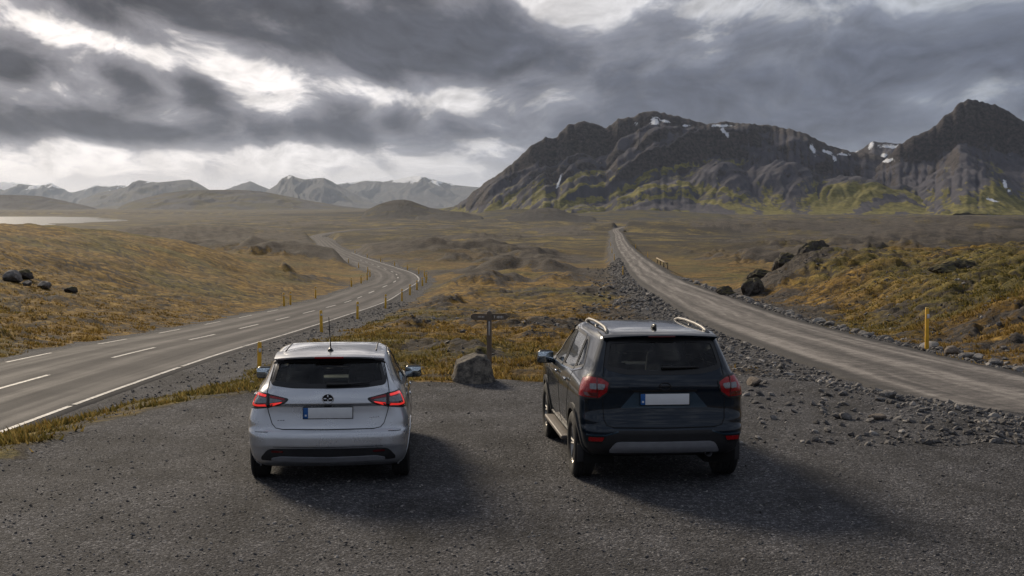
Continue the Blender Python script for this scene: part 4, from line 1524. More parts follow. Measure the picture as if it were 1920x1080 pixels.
def band(name, poly, fn, w_out, w_in, off, mat, parent, closed=True, step=0.025):
    """a strip that follows an outline on the shell (seals, seams, lamp guides)"""
    P = resample(poly, step, closed)
    n = len(P)
    nxt = np.roll(P, -1, 0) if closed else np.concatenate([P[1:], P[-1:]])
    prv = np.roll(P, 1, 0) if closed else np.concatenate([P[:1], P[:-1]])
    T = nxt - prv
    T /= np.linalg.norm(T, axis=1)[:, None] + 1e-9
    N = np.stack([T[:, 1], -T[:, 0]], -1)
    if closed:
        area = 0.5 * np.sum(P[:, 0] * nxt[:, 1] - nxt[:, 0] * P[:, 1])
        if area < 0:
            N = -N
    rows = []
    bm = bmesh.new()
    for i in range(n):
        row = []
        for k, dd in ((0, w_out), (1, w_out), (2, -w_in), (3, -w_in)):
            q = P[i] + N[i] * dd
            p, nn = surf_normal(fn, float(q[0]), float(q[1]))
            row.append(bm.verts.new(p + nn * (off if k in (1, 2) else -0.012)))
        rows.append(row)
    rng = range(n) if closed else range(n - 1)
    for i in rng:
        a, b = rows[i], rows[(i + 1) % n]
        for k in range(3):
            bm.faces.new((a[k], b[k], b[k + 1], a[k + 1]))
    return bm_obj(name, bm, mat, parent, angle=40)


def wheel(car, x, y, rad, wid, rim_r, spokes, sgn):
    w = empty('wheel', (x, y, rad))
    w.parent = car
    h = wid / 2
    g = 0.010
    prof = [(-h * 0.80, rim_r - 0.012), (-h * 0.97, rim_r + 0.02), (-h, (rim_r + rad) / 2), (-h * 0.96, rad - 0.035), (-h * 0.84, rad - 0.008)]
    xs = np.linspace(-h * 0.80, h * 0.80, 6)
    for i in range(5):
        a, b = xs[i], xs[i + 1]
        prof += [(a + 0.004, rad), (b - 0.004, rad)]
        if i < 4:
            prof += [(b - 0.002, rad - g), (b + 0.002, rad - g)]
    prof += [(h * 0.84, rad - 0.008), (h * 0.96, rad - 0.035), (h, (rim_r + rad) / 2), (h * 0.97, rim_r + 0.02), (h * 0.80, rim_r - 0.012)]
    bm_obj('tyre', lathe_x(prof, 56), M['rubber'], w, angle=30)
    o = sgn
    rp = [(o * h * 0.80, rim_r - 0.010), (o * h * 0.86, rim_r + 0.006), (o * h * 0.74, rim_r - 0.014), (o * h * 0.30, rim_r - 0.035), (-o * h * 0.70, rim_r - 0.03)]
    bm = lathe_x(rp, 48)
    hub = lathe_x([(o * h * 0.62, 0.001), (o * h * 0.62, 0.035), (o * h * 0.52, 0.062), (o * h * 0.2, 0.07)], 24)
    me = bpy.data.meshes.new('tmp')
    hub.to_mesh(me)
    hub.free()
    bm.from_mesh(me)
    for k in range(spokes):
        for dd in (-0.13, 0.13):
            a = k * 2 * math.pi / spokes
            p0 = Vector((o * h * 0.52, 0.05 * math.cos(a + dd * 1.5), 0.05 * math.sin(a + dd * 1.5)))
            p1 = Vector((o * h * 0.62, (rim_r - 0.015) * math.cos(a + dd), (rim_r - 0.015) * math.sin(a + dd)))
            sp = tube([p0, (p0 + p1) / 2 + Vector((o * 0.008, 0, 0)), p1], [0.020, 0.015, 0.017], 6)
            sp.to_mesh(me)
            sp.free()
            bm.from_mesh(me)
    bm_obj('rim', bm, M['alloy'], w, angle=40)
    bm_obj('brake_disc', lathe_x([(o * 0.01, 0.001), (o * 0.01, rim_r * 0.72), (-o * 0.02, rim_r * 0.72)], 32), M['skid'], w)
    return w


def arch_liner(car, x0, x1, y, z, rad):
    bm = bmesh.new()
    n = 24
    rings = []
    for x in (x0, x1):
        rings.append([bm.verts.new((x, y + rad * math.cos(a), z + rad * math.sin(a))) for a in np.linspace(-0.35, math.pi + 0.35, n)])
    for k in range(n - 1):
        bm.faces.new((rings[0][k], rings[0][k + 1], rings[1][k + 1], rings[1][k]))
    bm.faces.new(rings[0])
    bm_obj('wheel_arch_liner', bm, M['gap'], car)


def arch_poly(y, z, r, zlow, n=22):
    """wheel opening outline in the side view"""
    a0 = math.asin(max(-0.98, (zlow - z) / r))
    return [(y + r * math.cos(a), z + r * math.sin(a)) for a in np.linspace(a0, math.pi - a0, n)]


def seats(car, front_y, rear_y, zb, hip, ht, three=True):
    for sx in (-0.37, 0.37):
        s = empty('front_seat', (sx, front_y, zb))
        s.parent = car
        bm_obj('seat_cushion', rbox((0, 0.22, hip * 0.5), (0.50, 0.50, 0.16), 0.05), M['seat'], s)
        bm_obj('backrest', rbox((0, -0.07, hip * 0.5 + 0.34), (0.50, 0.15, 0.60), 0.06, 3, Matrix.Rotation(R(9), 3, 'X'), (0.82, 0.8)), M['seat'], s)
        bm_obj('headrest', rbox((0, -0.15, ht), (0.27, 0.10, 0.19), 0.04, 3), M['seat'], s)
    s = empty('rear_seat', (0, rear_y, zb))
    s.parent = car
    bm_obj('backrest', rbox((0, 0, 0.34), (1.24, 0.15, 0.56), 0.06, 3, Matrix.Rotation(R(12), 3, 'X')), M['seat'], s)
    for sx in ((-0.38, 0.0, 0.38) if three else (-0.38, 0.38)):
        bm_obj('headrest', rbox((sx, -0.09, 0.68), (0.24, 0.09, 0.13), 0.035, 3), M['seat'], s)


def plate(car, shell, z, w, h, off, y_extra=0.0):
    p = empty('license_plate', (0, 0, 0))
    p.parent = car
    y0 = shell.rear(0, z).y - off
    bm_obj('plate_frame', rbox((0, y0, z), (w + 0.016, 0.012, h + 0.016), 0.004), M['seal'], p)
    bw = w * 0.095
    bm_obj('plate_face', rbox((bw / 2, y0 - 0.008, z), (w - bw, 0.008, h), 0.003), M['plate'], p)
    bm_obj('blue_band', rbox((-w / 2 + bw / 2, y0 - 0.0082, z), (bw, 0.0084, h), 0.003), M['blue'], p)
    bm_obj('band_mark', rbox((-w / 2 + bw / 2, y0 - 0.0128, z - h * 0.22), (bw * 0.42, 0.002, bw * 0.42), 0.0008), M['white'], p)


def side_mirror(car, x, y, z, sgn, paint, sx=0.23, sz=0.155):
    m = empty('door_mirror', (x, y, z))
    m.parent = car
    bm_obj('mirror_housing', rbox((sgn * 0.02, 0.03, 0), (sx, 0.13, sz), 0.058, 5, None, (0.84, 0.85)), paint, m)
    bm_obj('mirror_glass', rbox((sgn * 0.02, -0.034, 0.0), (sx - 0.035, 0.012, sz - 0.035), 0.005, 1), M['mirror'], m)
    bm_obj('mirror_stalk', tube([(-sgn * 0.15, 0.05, -0.06), (-sgn * 0.09, 0.04, -0.055), (0, 0.03, -0.05)], [0.03, 0.028, 0.03], 8), M['plastic'], m)


def seam_line(car, pts, fn, w=0.004, off=0.0025):
    return band('panel_seam', pts, fn, w, w, off, M['gap'], car, closed=False, step=0.04)


def scale_poly(poly, dx):
    """shrink an outline inwards by dx (approximate, for convex outlines)"""
    P = np.array(poly)
    c = P.mean(0)
    d = P - c
    L = np.linalg.norm(d, axis=1)[:, None]
    return [tuple(q) for q in c + d * (1 - dx / np.maximum(L, dx * 1.5))]


# ------------------------------------------------------------------ silver hatchback
def build_hatchback():
    car = empty('hatchback_car', (-2.02, 15.2, 0.0), R(4.3))
    tag(car, 'silver hatchback parked on dark gravel, seen from behind, thin aerial on its roof', 'car')
    #       z     w     yr    yf    rx    ry    crown  fx   fy   fc    tr    tf
    K = [
        (0.210, 0.830, 0.190, 4.10, 0.30, 0.26, 0.10, 0.40, 0.40, 0.12, 0.040, 0.06),
        (0.270, 0.865, 0.085, 4.22, 0.30, 0.26, 0.10, 0.40, 0.40, 0.12, 0.040, 0.06),
        (0.340, 0.888, 0.040, 4.28, 0.28, 0.25, 0.10, 0.40, 0.40, 0.12, 0.035, 0.06),
        (0.430, 0.902, 0.012, 4.31, 0.27, 0.25, 0.10, 0.40, 0.40, 0.12, 0.030, 0.05),
        (0.450, 0.905, 0.002, 4.31, 0.27, 0.25, 0.10, 0.40, 0.40, 0.12, 0.030, 0.05),
        (0.550, 0.916, 0.004, 4.33, 0.26, 0.25, 0.10, 0.40, 0.40, 0.12, 0.030, 0.05),
        (0.625, 0.922, 0.016, 4.32, 0.26, 0.25, 0.10, 0.40, 0.40, 0.12, 0.030, 0.05),
        (0.652, 0.923, 0.040, 4.30, 0.25, 0.24, 0.10, 0.40, 0.40, 0.12, 0.030, 0.05),
        (0.675, 0.924, 0.066, 4.28, 0.24, 0.23, 0.09, 0.40, 0.40, 0.12, 0.032, 0.05),
        (0.740, 0.924, 0.082, 4.22, 0.23, 0.22, 0.08, 0.40, 0.40, 0.12, 0.034, 0.05),
        (0.860, 0.903, 0.094, 3.95, 0.22, 0.22, 0.08, 0.40, 0.40, 0.12, 0.040, 0.05),
        (0.922, 0.886, 0.096, 3.60, 0.22, 0.22, 0.08, 0.30, 0.20, 0.12, 0.045, 0.05),
        (0.938, 0.881, 0.074, 3.45, 0.22, 0.22, 0.08, 0.25, 0.20, 0.12, 0.046, 0.05),
        (0.985, 0.861, 0.080, 3.16, 0.22, 0.22, 0.08, 0.20, 0.16, 0.12, 0.050, 0.05),
        (1.040, 0.835, 0.100, 3.00, 0.22, 0.22, 0.08, 0.18, 0.14, 0.12, 0.056, 0.06),
        (1.090, 0.806, 0.134, 2.90, 0.21, 0.22, 0.08, 0.16, 0.14, 0.12, 0.064, 0.06),
        (1.130, 0.778, 0.176, 2.80, 0.19, 0.22, 0.08, 0.15, 0.14, 0.12, 0.070, 0.06),
        (1.250, 0.712, 0.300, 2.52, 0.16, 0.20, 0.08, 0.14, 0.14, 0.12, 0.075, 0.06),
        (1.360, 0.655, 0.415, 2.24, 0.14, 0.18, 0.08, 0.14, 0.14, 0.12, 0.075, 0.06),
        (1.398, 0.622, 0.455, 2.10, 0.14, 0.18, 0.08, 0.14, 0.14, 0.12, 0.075, 0.06),
        (1.424, 0.570, 0.500, 1.98, 0.16, 0.18, 0.08, 0.16, 0.16, 0.12, 0.075, 0.06),
        (1.440, 0.480, 0.610, 1.84, 0.18, 0.20, 0.08, 0.18, 0.18, 0.12, 0.07, 0.06),
        (1.452, 0.340, 0.820, 1.66, 0.16, 0.20, 0.06, 0.16, 0.18, 0.10, 0.06, 0.06),
        (1.459, 0.160, 1.060, 1.44, 0.10, 0.12, 0.04, 0.10, 0.12, 0.06, 0.04, 0.04),
    ]
    S = Shell(K)
    WR, WY0, WY1, TR = 0.318, 0.735, 3.335, 0.795
    rear_glass = round_poly(mirror_poly([(0.0, 1.118), (0.40, 1.122), (0.640, 1.150), (0.572, 1.366), (0.30, 1.382), (0.0, 1.386)]), 0.05)
    rear_side = round_poly([(0.78, 1.085), (1.10, 1.045), (1.78, 1.02), (1.80, 1.365), (1.25, 1.368), (0.98, 1.30)], 0.04)
    front_side = round_poly([(1.86, 1.018), (2.86, 0.992), (2.74, 1.085), (2.26, 1.35), (1.88, 1.366)], 0.04)
    screen = round_poly(mirror_poly([(0.0, 0.992), (0.68, 1.02), (0.54, 1.375), (0.0, 1.395)]), 0.05)
    hr = lambda C: C[:, 1] < 0.9
    hs = lambda C: np.abs(C[:, 0]) > 0.45
    hf = lambda C: C[:, 1] > 1.9
    arches = [arch_poly(y, WR, WR + 0.055, 0.2) for y in (WY0, WY1)]
    ha = lambda C: (np.abs(C[:, 0]) > 0.5) & (C[:, 2] < 0.8) & (C[:, 1] > 0.2) & (C[:, 1] < 4.0)
    body = S.mesh('body', M['silver'], car, [('rear', rear_glass, hr), ('side', rear_side, hs), ('side', front_side, hs), ('front', screen, hf)] + [('side', a, ha) for a in arches])
    for sgn in (-1, 1):
        for a in arches:
            band('wheel_arch_lip', a, S.side(sgn), 0.028, 0.004, 0.006, M['silver'], car, closed=False)
    rg = patch('rear_window', rear_glass, S.rear, -0.004, M['glass'], car, skirt=0)
    band('window_seal', rear_glass, S.rear, 0.012, 0.034, 0.002, M['seal'], rg)
    wp = [S.rear(x, z) + Vector((0, -0.022, 0.012)) for x, z in ((-0.02, 1.140), (0.12, 1.138), (0.28, 1.142), (0.46, 1.150))]
    bm_obj('wiper', tube(wp, [0.022, 0.018, 0.012, 0.007], 8), M['seal'], rg)
    for sgn in (-1, 1):
        for pl in (rear_side, front_side):
            g = patch('side_window', pl, S.side(sgn), -0.003, M['glass'], car, step=0.06, skirt=0)
            band('window_seal', pl, S.side(sgn), 0.014, 0.022, 0.003, M['seal'], g)
    ws = patch('windscreen', screen, S.front, -0.003, M['glass'], car, step=0.08, skirt=0)
    band('window_seal', screen, S.front, 0.012, 0.03, 0.002, M['seal'], ws)
    # tailgate shut line and lower panel
    gate = mirror_poly([(0.0, 0.664), (0.50, 0.668), (0.575, 0.682), (0.615, 0.73), (0.655, 0.86), (0.668, 0.93), (0.672, 1.02), (0.668, 1.085), (0.655, 1.16), (0.60, 1.36)])
    seam_line(car, [(-x, z) for x, z in gate[:10]][::-1] + gate[1:10], S.rear, 0.004)
    seam_line(car, [(-0.80, 0.640), (-0.66, 0.640)], S.rear, 0.003)
    seam_line(car, [(0.66, 0.640), (0.80, 0.640)], S.rear, 0.003)
    patch('handle_recess', round_poly([(-0.47, 0.926), (0.47, 0.926), (0.47, 0.940), (-0.47, 0.940)], 0.006), S.rear, 0.001, M['gap'], car, skirt=0.0)
    patch('tailgate_button', round_poly([(-0.04, 0.915), (0.04, 0.915), (0.04, 0.932), (-0.04, 0.932)], 0.004), S.rear, 0.006, M['seal'], car)
    # bumper valance
    val = round_poly(mirror_poly([(0.0, 0.432), (0.56, 0.432), (0.66, 0.425), (0.735, 0.335), (0.735, 0.298), (0.0, 0.262)]), 0.05)
    patch('bumper_valance', val, S.rear, 0.006, M['plastic'], car)
    dif = round_poly(mirror_poly([(0.0, 0.335), (0.52, 0.345), (0.62, 0.325), (0.62, 0.30), (0.0, 0.278)]), 0.02)
    patch('diffuser_blade', dif, S.rear, 0.020, M['skid'], car)
    for sgn in (-1, 1):
        rf = round_poly([(sgn * 0.49, 0.408), (sgn * 0.62, 0.414), (sgn * 0.62, 0.390), (sgn * 0.49, 0.386)], 0.008)
        patch('reflector', rf, S.rear, 0.012, M['dred'], car)
        seam_line(car, [(sgn * 0.60, 0.452), (0, 0.446)] if sgn > 0 else [(0, 0.446), (sgn * 0.60, 0.452)], S.rear, 0.002)
    # lamps, wrapped round the corners
    for sgn in (-1, 1):
        W = S.wrap(sgn)
        lamp = empty('tail_lamp', (0, 0, 0))
        lamp.parent = car
        outl = round_poly([(0.430, 1.000), (0.648, 1.048), (0.800, 1.066), (0.965, 1.066), (0.985, 1.00), (0.97, 0.888), (0.80, 0.890), (0.640, 0.908), (0.475, 0.955)], 0.022)
        patch('lamp_housing', outl, W, 0.004, M['dred'], lamp, step=0.02)
        band('lamp_rim', outl, W, 0.004, 0.012, 0.006, M['seal'], lamp, step=0.015)
        c_out = [(0.675, 1.030), (0.80, 1.044), (0.890, 1.040), (0.898, 0.985), (0.890, 0.930), (0.80, 0.924), (0.675, 0.932)]
        band('light_guide', round_poly(c_out, 0.02)[3:-3], W, 0.012, 0.012, 0.009, M['glow'], lamp, closed=False, step=0.015)
        patch('lower_lens', round_poly([(0.635, 0.924), (0.635, 0.950), (0.50, 0.968), (0.52, 0.952)], 0.008), W, 0.008, M['glow'], lamp, step=0.02)
        patch('upper_lens', round_poly([(0.635, 1.036), (0.635, 1.012), (0.48, 0.990), (0.47, 1.002)], 0.006), W, 0.008, M['red'], lamp, step=0.02)
        patch('clear_lens', round_poly([(0.640, 1.006), (0.640, 0.956), (0.52, 0.976), (0.50, 0.986)], 0.01), W, 0.007, M['clear'], lamp, step=0.02)
        patch('clear_lens', round_poly([(0.675, 1.010), (0.83, 1.018), (0.83, 0.952), (0.675, 0.958)], 0.014), W, 0.007, M['clear'], lamp, step=0.02)
        band('lamp_split', [(0.657, 1.055), (0.657, 0.900)], W, 0.008, 0.008, 0.011, M['seal'], lamp, closed=False, step=0.02)
    plate(car, S, 0.818, 0.535, 0.118, 0.022)
    # round maker's badge: ring with three lobes
    em = empty('emblem', (0, S.rear(0, 1.002).y - 0.006, 0.974))
    em.parent = car
    bm = bmesh.new()
    bmesh.ops.create_circle(bm, cap_ends=True, segments=32, radius=0.058)
    bmesh.ops.rotate(bm, verts=bm.verts, cent=(0, 0, 0), matrix=Matrix.Rotation(R(90), 3, 'X'))
    bm_obj('badge_disc', bm, M['seal'], em)
    ring = [(0.060 * math.cos(a), -0.004, 0.052 * math.sin(a)) for a in np.linspace(0, 2 * math.pi, 33)]
    bm_obj('badge_ring', tube(ring, 0.007, 8, cap=False), M['chrome'], em)
    for a, ln in ((90, 0.040), (0, 0.046), (180, 0.046), (270, 0.022)):
        d = Vector((math.cos(R(a)), 0, math.sin(R(a))))
        bm_obj('badge_lobe', tube([d * 0.008 + Vector((0, -0.004, 0)), d * ln * 0.6 + Vector((0, -0.006, 0)), d * ln + Vector((0, -0.004, 0))], [0.004, 0.011, 0.008], 8), M['chrome'], em)
    for k in range(4):
        x = 0.475 + 0.026 * k
        bm_obj('badge_mark', rbox((x, S.rear(x, 0.79).y - 0.002, 0.762 + 0.0015 * k), (0.016, 0.004, 0.012), 0.001, 1), M['chrome'], car)
    for k in range(3):
        x = -0.545 + 0.028 * k
        bm_obj('badge_mark', rbox((x, S.rear(x, 0.765).y - 0.002, 0.735), (0.018, 0.004, 0.010), 0.001, 1), M['skid'], car)
    # roof spoiler
    bm = bmesh.new()
    rows = []
    for u in np.linspace(-1, 1, 25):
        x = 0.615 * u
        cv, dz = 0.085 * u * u, 0.030 * abs(u) ** 2.5
        pr = [(0.80, 1.448), (0.55, 1.440), (0.400, 1.420), (0.372, 1.408), (0.378, 1.392), (0.46, 1.384), (0.56, 1.392)]
        rows.append([bm.verts.new((x, y + cv, z - dz)) for y, z in pr])
    for a, b in zip(rows[:-1], rows[1:]):
        for k in range(len(a)):
            bm.faces.new((a[k], a[(k + 1) % len(a)], b[(k + 1) % len(a)], b[k]))
    bm.faces.new(rows[0])
    bm.faces.new(rows[-1])
    sp = bm_obj('roof_spoiler', bm, M['silver'], car, angle=50)
    bm_obj('brake_light', rbox((0, 0.373, 1.397), (0.32, 0.014, 0.020), 0.004), M['red'], sp)
    for sgn in (-1, 1):
        pts = [(sgn * (0.50 + 0.03 * k), 0.445 + 0.022 * k, 1.370 - 0.012 * k) for k in range(5)]
        bm_obj('spoiler_fin', tube(pts, [0.010, 0.022, 0.026, 0.022, 0.012], 8), M['seal'], sp)
    # roof gutters, aerial
    for sgn in (-1, 1):
        pts = [S.roof(sgn * 0.515, 0.80 + k * 0.12) for k in range(9)]
        bm_obj('roof_strip', tube(pts, 0.009, 6), M['seal'], car)
    an = empty('aerial', (0, 0.66, S.roof(0, 0.66).z - 0.004))
    an.parent = car
    bm_obj('aerial_base', tube([(0, 0.0, 0), (0, 0.0, 0.012), (0, 0.01, 0.035), (0, 0.02, 0.055)], [0.040, 0.034, 0.016, 0.010], 10), M['seal'], an)
    bm_obj('aerial_whip', tube([(0, 0.02, 0.05), (-0.006, -0.03, 0.22), (-0.012, -0.08, 0.40)], [0.0075, 0.006, 0.004], 6), M['seal'], an)
    # doors
    for sgn in (-1, 1):
        F = S.side(sgn)
        seam_line(car, [(1.83, 1.36), (1.83, 1.0), (1.84, 0.60), (1.88, 0.32)], F, 0.004)
        seam_line(car, [(0.98, 1.04), (1.02, 0.90), (1.06, 0.74), (1.17, 0.55), (1.22, 0.32)], F, 0.004)
        seam_line(car, [(2.92, 0.97), (2.95, 0.70), (2.88, 0.32)], F, 0.004)
        seam_line(car, [(1.22, 0.30), (2.88, 0.30)], F, 0.004)
        seam_line(car, [(0.28, 0.66), (0.36, 0.64)], F, 0.003)
        for hy in (1.20, 2.10):
            p = F(hy, 0.90)
            bm_obj('door_handle', rbox((p.x + sgn * 0.016, hy, 0.895), (0.022, 0.19, 0.026), 0.008), M['silver'], car)
        band('belt_trim', [(0.98, 1.032), (1.80, 1.008), (2.88, 0.982)], F, 0.006, 0.006, 0.006, M['chrome'], car, closed=False, step=0.08)
        p = F(2.68, 0.98)
        side_mirror(car, p.x + sgn * 0.085, 2.66, 0.975, sgn, M['seal'])
    for y in (WY0, WY1):
        for sgn in (-1, 1):
            wheel(car, sgn * TR, y, WR, 0.205, 0.205, 5, sgn)
            arch_liner(car, sgn * 0.52, sgn * 0.83, y, WR, WR + 0.075)
    bm_obj('underbody', rbox((0, 2.1, 0.235), (1.06, 3.7, 0.05), 0.02), M['gap'], car)
    bm_obj('cabin_floor', rbox((0, 1.8, 0.40), (1.40, 2.6, 0.06), 0.02), M['seat'], car)
    seats(car, 1.95, 1.02, 0.38, 0.28, 0.80, False)
    bm_obj('dashboard', rbox((0, 2.80, 0.80), (1.36, 0.42, 0.22), 0.06), M['plastic'], car)
    bm_obj('parcel_shelf', rbox((0, 0.58, 0.985), (1.16, 0.52, 0.03), 0.01), M['seat'], car)
    rg2 = [(-0.37 + 0.17 * math.cos(a), 2.50 - 0.06 * math.sin(a), 0.93 + 0.165 * math.sin(a)) for a in np.linspace(0, 2 * math.pi, 25)]
    bm_obj('steering_wheel', tube(rg2, 0.014, 8, cap=False), M['plastic'], car)
    bm_obj('rear_view_mirror', rbox((0, 2.25, 1.28), (0.24, 0.03, 0.06), 0.012), M['plastic'], car)
    return car


# ------------------------------------------------------------------ dark estate 4x4
def build_suv():
    car = empty('off_road_car', (1.687, 15.2, 0.0), R(4.9))
    tag(car, 'dark blue-black off-road estate car with roof rails parked on the gravel', 'car')
    K = [
        (0.330, 0.843, 0.220, 4.45, 0.30, 0.26, 0.09, 0.40, 0.40, 0.12, 0.040, 0.05),
        (0.380, 0.881, 0.110, 4.55, 0.28, 0.25, 0.09, 0.40, 0.40, 0.12, 0.036, 0.05),
        (0.440, 0.903, 0.050, 4.62, 0.27, 0.24, 0.09, 0.40, 0.40, 0.12, 0.032, 0.05),
        (0.540, 0.923, 0.014, 4.66, 0.26, 0.24, 0.09, 0.40, 0.40, 0.12, 0.030, 0.05),
        (0.640, 0.933, 0.000, 4.68, 0.25, 0.24, 0.09, 0.40, 0.40, 0.12, 0.028, 0.05),
        (0.682, 0.937, 0.012, 4.68, 0.25, 0.24, 0.09, 0.40, 0.40, 0.12, 0.028, 0.05),
        (0.705, 0.939, 0.040, 4.68, 0.25, 0.24, 0.09, 0.40, 0.40, 0.12, 0.028, 0.05),
        (0.780, 0.945, 0.056, 4.66, 0.24, 0.23, 0.08, 0.40, 0.40, 0.12, 0.030, 0.05),
        (0.830, 0.949, 0.072, 4.64, 0.24, 0.23, 0.08, 0.40, 0.40, 0.12, 0.032, 0.05),
        (0.960, 0.950, 0.086, 4.50, 0.23, 0.23, 0.07, 0.35, 0.35, 0.12, 0.034, 0.05),
        (1.060, 0.941, 0.086, 4.20, 0.23, 0.23, 0.07, 0.30, 0.30, 0.12, 0.036, 0.05),
        (1.120, 0.926, 0.078, 3.70, 0.23, 0.23, 0.07, 0.25, 0.20, 0.12, 0.040, 0.05),
        (1.170, 0.909, 0.082, 3.38, 0.23, 0.23, 0.07, 0.20, 0.16, 0.12, 0.046, 0.05),
        (1.240, 0.872, 0.106, 3.20, 0.22, 0.23, 0.07, 0.18, 0.15, 0.12, 0.050, 0.05),
        (1.290, 0.840, 0.136, 3.10, 0.20, 0.23, 0.07, 0.16, 0.15, 0.12, 0.052, 0.05),
        (1.400, 0.792, 0.200, 2.90, 0.17, 0.22, 0.07, 0.14, 0.14, 0.12, 0.056, 0.05),
        (1.550, 0.730, 0.286, 2.62, 0.15, 0.20, 0.07, 0.14, 0.14, 0.12, 0.060, 0.05),
        (1.620, 0.698, 0.330, 2.46, 0.14, 0.18, 0.07, 0.14, 0.14, 0.12, 0.060, 0.05),
        (1.652, 0.663, 0.362, 2.36, 0.15, 0.18, 0.07, 0.14, 0.14, 0.12, 0.060, 0.05),
        (1.674, 0.598, 0.430, 2.26, 0.16, 0.18, 0.07, 0.16, 0.16, 0.12, 0.060, 0.05),
        (1.688, 0.488, 0.600, 2.12, 0.18, 0.20, 0.07, 0.18, 0.18, 0.12, 0.05, 0.05),
        (1.699, 0.328, 0.900, 1.92, 0.16, 0.20, 0.06, 0.16, 0.18, 0.10, 0.05, 0.05),
        (1.705, 0.148, 1.200, 1.65, 0.10, 0.12, 0.04, 0.10, 0.12, 0.06, 0.04, 0.04),
    ]
    S = Shell(K, (0.032, 0.54, 0.68, 1.22, 1.40))
    WR, WY0, WY1, TR = 0.372, 0.815, 3.555, 0.825
    rear_glass = round_poly(mirror_poly([(0.0, 1.272), (0.42, 1.276), (0.655, 1.318), (0.590, 1.588), (0.30, 1.606), (0.0, 1.610)]), 0.06)
    q_side = round_poly([(0.68, 1.300), (1.08, 1.235), (1.08, 1.58), (0.92, 1.56)], 0.05)
    rear_side = round_poly([(1.14, 1.228), (1.94, 1.195), (1.94, 1.60), (1.14, 1.585)], 0.04)
    front_side = round_poly([(2.02, 1.192), (3.02, 1.175), (2.86, 1.30), (2.42, 1.58), (2.02, 1.60)], 0.05)
    screen = round_poly(mirror_poly([(0.0, 1.165), (0.71, 1.195), (0.58, 1.60), (0.0, 1.62)]), 0.05)
    hr = lambda C: C[:, 1] < 0.9
    hs = lambda C: np.abs(C[:, 0]) > 0.5
    hf = lambda C: C[:, 1] > 2.2
    arches = [arch_poly(y, WR, WR + 0.075, 0.32) for y in (WY0, WY1)]
    ha = lambda C: (np.abs(C[:, 0]) > 0.5) & (C[:, 2] < 0.95) & (C[:, 1] > 0.2) & (C[:, 1] < 4.3)
    S.mesh('body', M['navy'], car, [('rear', rear_glass, hr), ('side', q_side, hs), ('side', rear_side, hs), ('side', front_side, hs), ('front', screen, hf)] + [('side', a, ha) for a in arches])
    for sgn in (-1, 1):
        F = S.side(sgn)
        for a in arches:
            band('wheel_arch_cladding', a, F, 0.055, 0.006, 0.014, M['plastic'], car, closed=False)
        band('sill_cladding', [(1.30, 0.40), (2.2, 0.40), (3.06, 0.40)], F, 0.06, 0.05, 0.012, M['plastic'], car, closed=False, step=0.1)
        for pl, mt in ((q_side, 'tint'), (rear_side, 'tint'), (front_side, 'glass')):
            g = patch('side_window', pl, F, -0.003, M[mt], car, step=0.06, skirt=0)
            band('window_seal', pl, F, 0.014, 0.02, 0.003, M['seal'], g)
        band('belt_trim', [(0.72, 1.276), (1.10, 1.216), (2.0, 1.176), (3.02, 1.158)], F, 0.009, 0.009, 0.007, M['chrome'], car, closed=False, step=0.08)
        seam_line(car, [(1.98, 1.60), (1.98, 1.18), (1.99, 0.70), (2.02, 0.45)], F, 0.004)
        seam_line(car, [(1.10, 1.21), (1.14, 1.02), (1.22, 0.86), (1.34, 0.70), (1.38, 0.45)], F, 0.004)
        seam_line(car, [(3.08, 1.14), (3.12, 0.80), (3.06, 0.45)], F, 0.004)
        for hy in (1.36, 2.22):
            p = F(hy, 1.06)
            bm_obj('door_handle', rbox((p.x + sgn * 0.02, hy, 1.06), (0.028, 0.20, 0.032), 0.01), M['chrome'], car)
        p = F(2.85, 1.16)
        side_mirror(car, p.x + sgn * 0.10, 2.86, 1.16, sgn, M['seal'], 0.23, 0.17)
        # side step on two brackets
        st = empty('side_step', (sgn * 0.93, 2.18, 0.36))
        st.parent = car
        bm_obj('step_board', rbox((0, 0, 0), (0.14, 1.80, 0.05), 0.02, 3), M['step'], st)
        for by in (-0.6, 0.6):
            bm_obj('bracket', tube([(0, by, 0.0), (-sgn * 0.14, by, 0.03), (-sgn * 0.25, by, 0.06)], 0.018, 6), M['plastic'], st)
        # roof rail
        rl = empty('roof_rail', (sgn * 0.560, 0.0, 1.650))
        rl.parent = car
        pts = [(0.015 * sgn, 0.50, 0.0), (0.008 * sgn, 0.60, 0.034), (0.0, 0.76, 0.056), (0.0, 1.1, 0.068), (0.0, 1.6, 0.070), (0.0, 2.05, 0.056), (0.0, 2.24, 0.025), (0.0, 2.34, -0.02)]
        bm_obj('rail_bar', tube(pts, [0.026, 0.023, 0.020, 0.019, 0.019, 0.020, 0.023, 0.026], 8), M['rail'], rl)
        for by in (0.62, 1.40, 2.20):
            bm_obj('rail_foot', tube([(0.004 * sgn, by, -0.02), (0.0, by, 0.04)], [0.030, 0.022], 6), M['rail'], rl)
    rg = patch('rear_window', rear_glass, S.rear, -0.004, M['tint'], car, skirt=0)
    band('window_seal', rear_glass, S.rear, 0.012, 0.03, 0.002, M['seal'], rg)
    wp = [S.rear(x, z) + Vector((0, -0.024, 0.012)) for x, z in ((-0.02, 1.318), (0.10, 1.316), (0.24, 1.316), (0.40, 1.318))]
    bm_obj('wiper', tube(wp, [0.026, 0.020, 0.014, 0.007], 8), M['seal'], rg)
    ws = patch('windscreen', screen, S.front, -0.003, M['glass'], car, step=0.08, skirt=0)
    band('window_seal', screen, S.front, 0.012, 0.03, 0.002, M['seal'], ws)
    # tailgate
    gate = [(0.0, 0.690), (0.56, 0.694), (0.64, 0.715), (0.672, 0.78), (0.680, 0.95), (0.676, 1.02)]
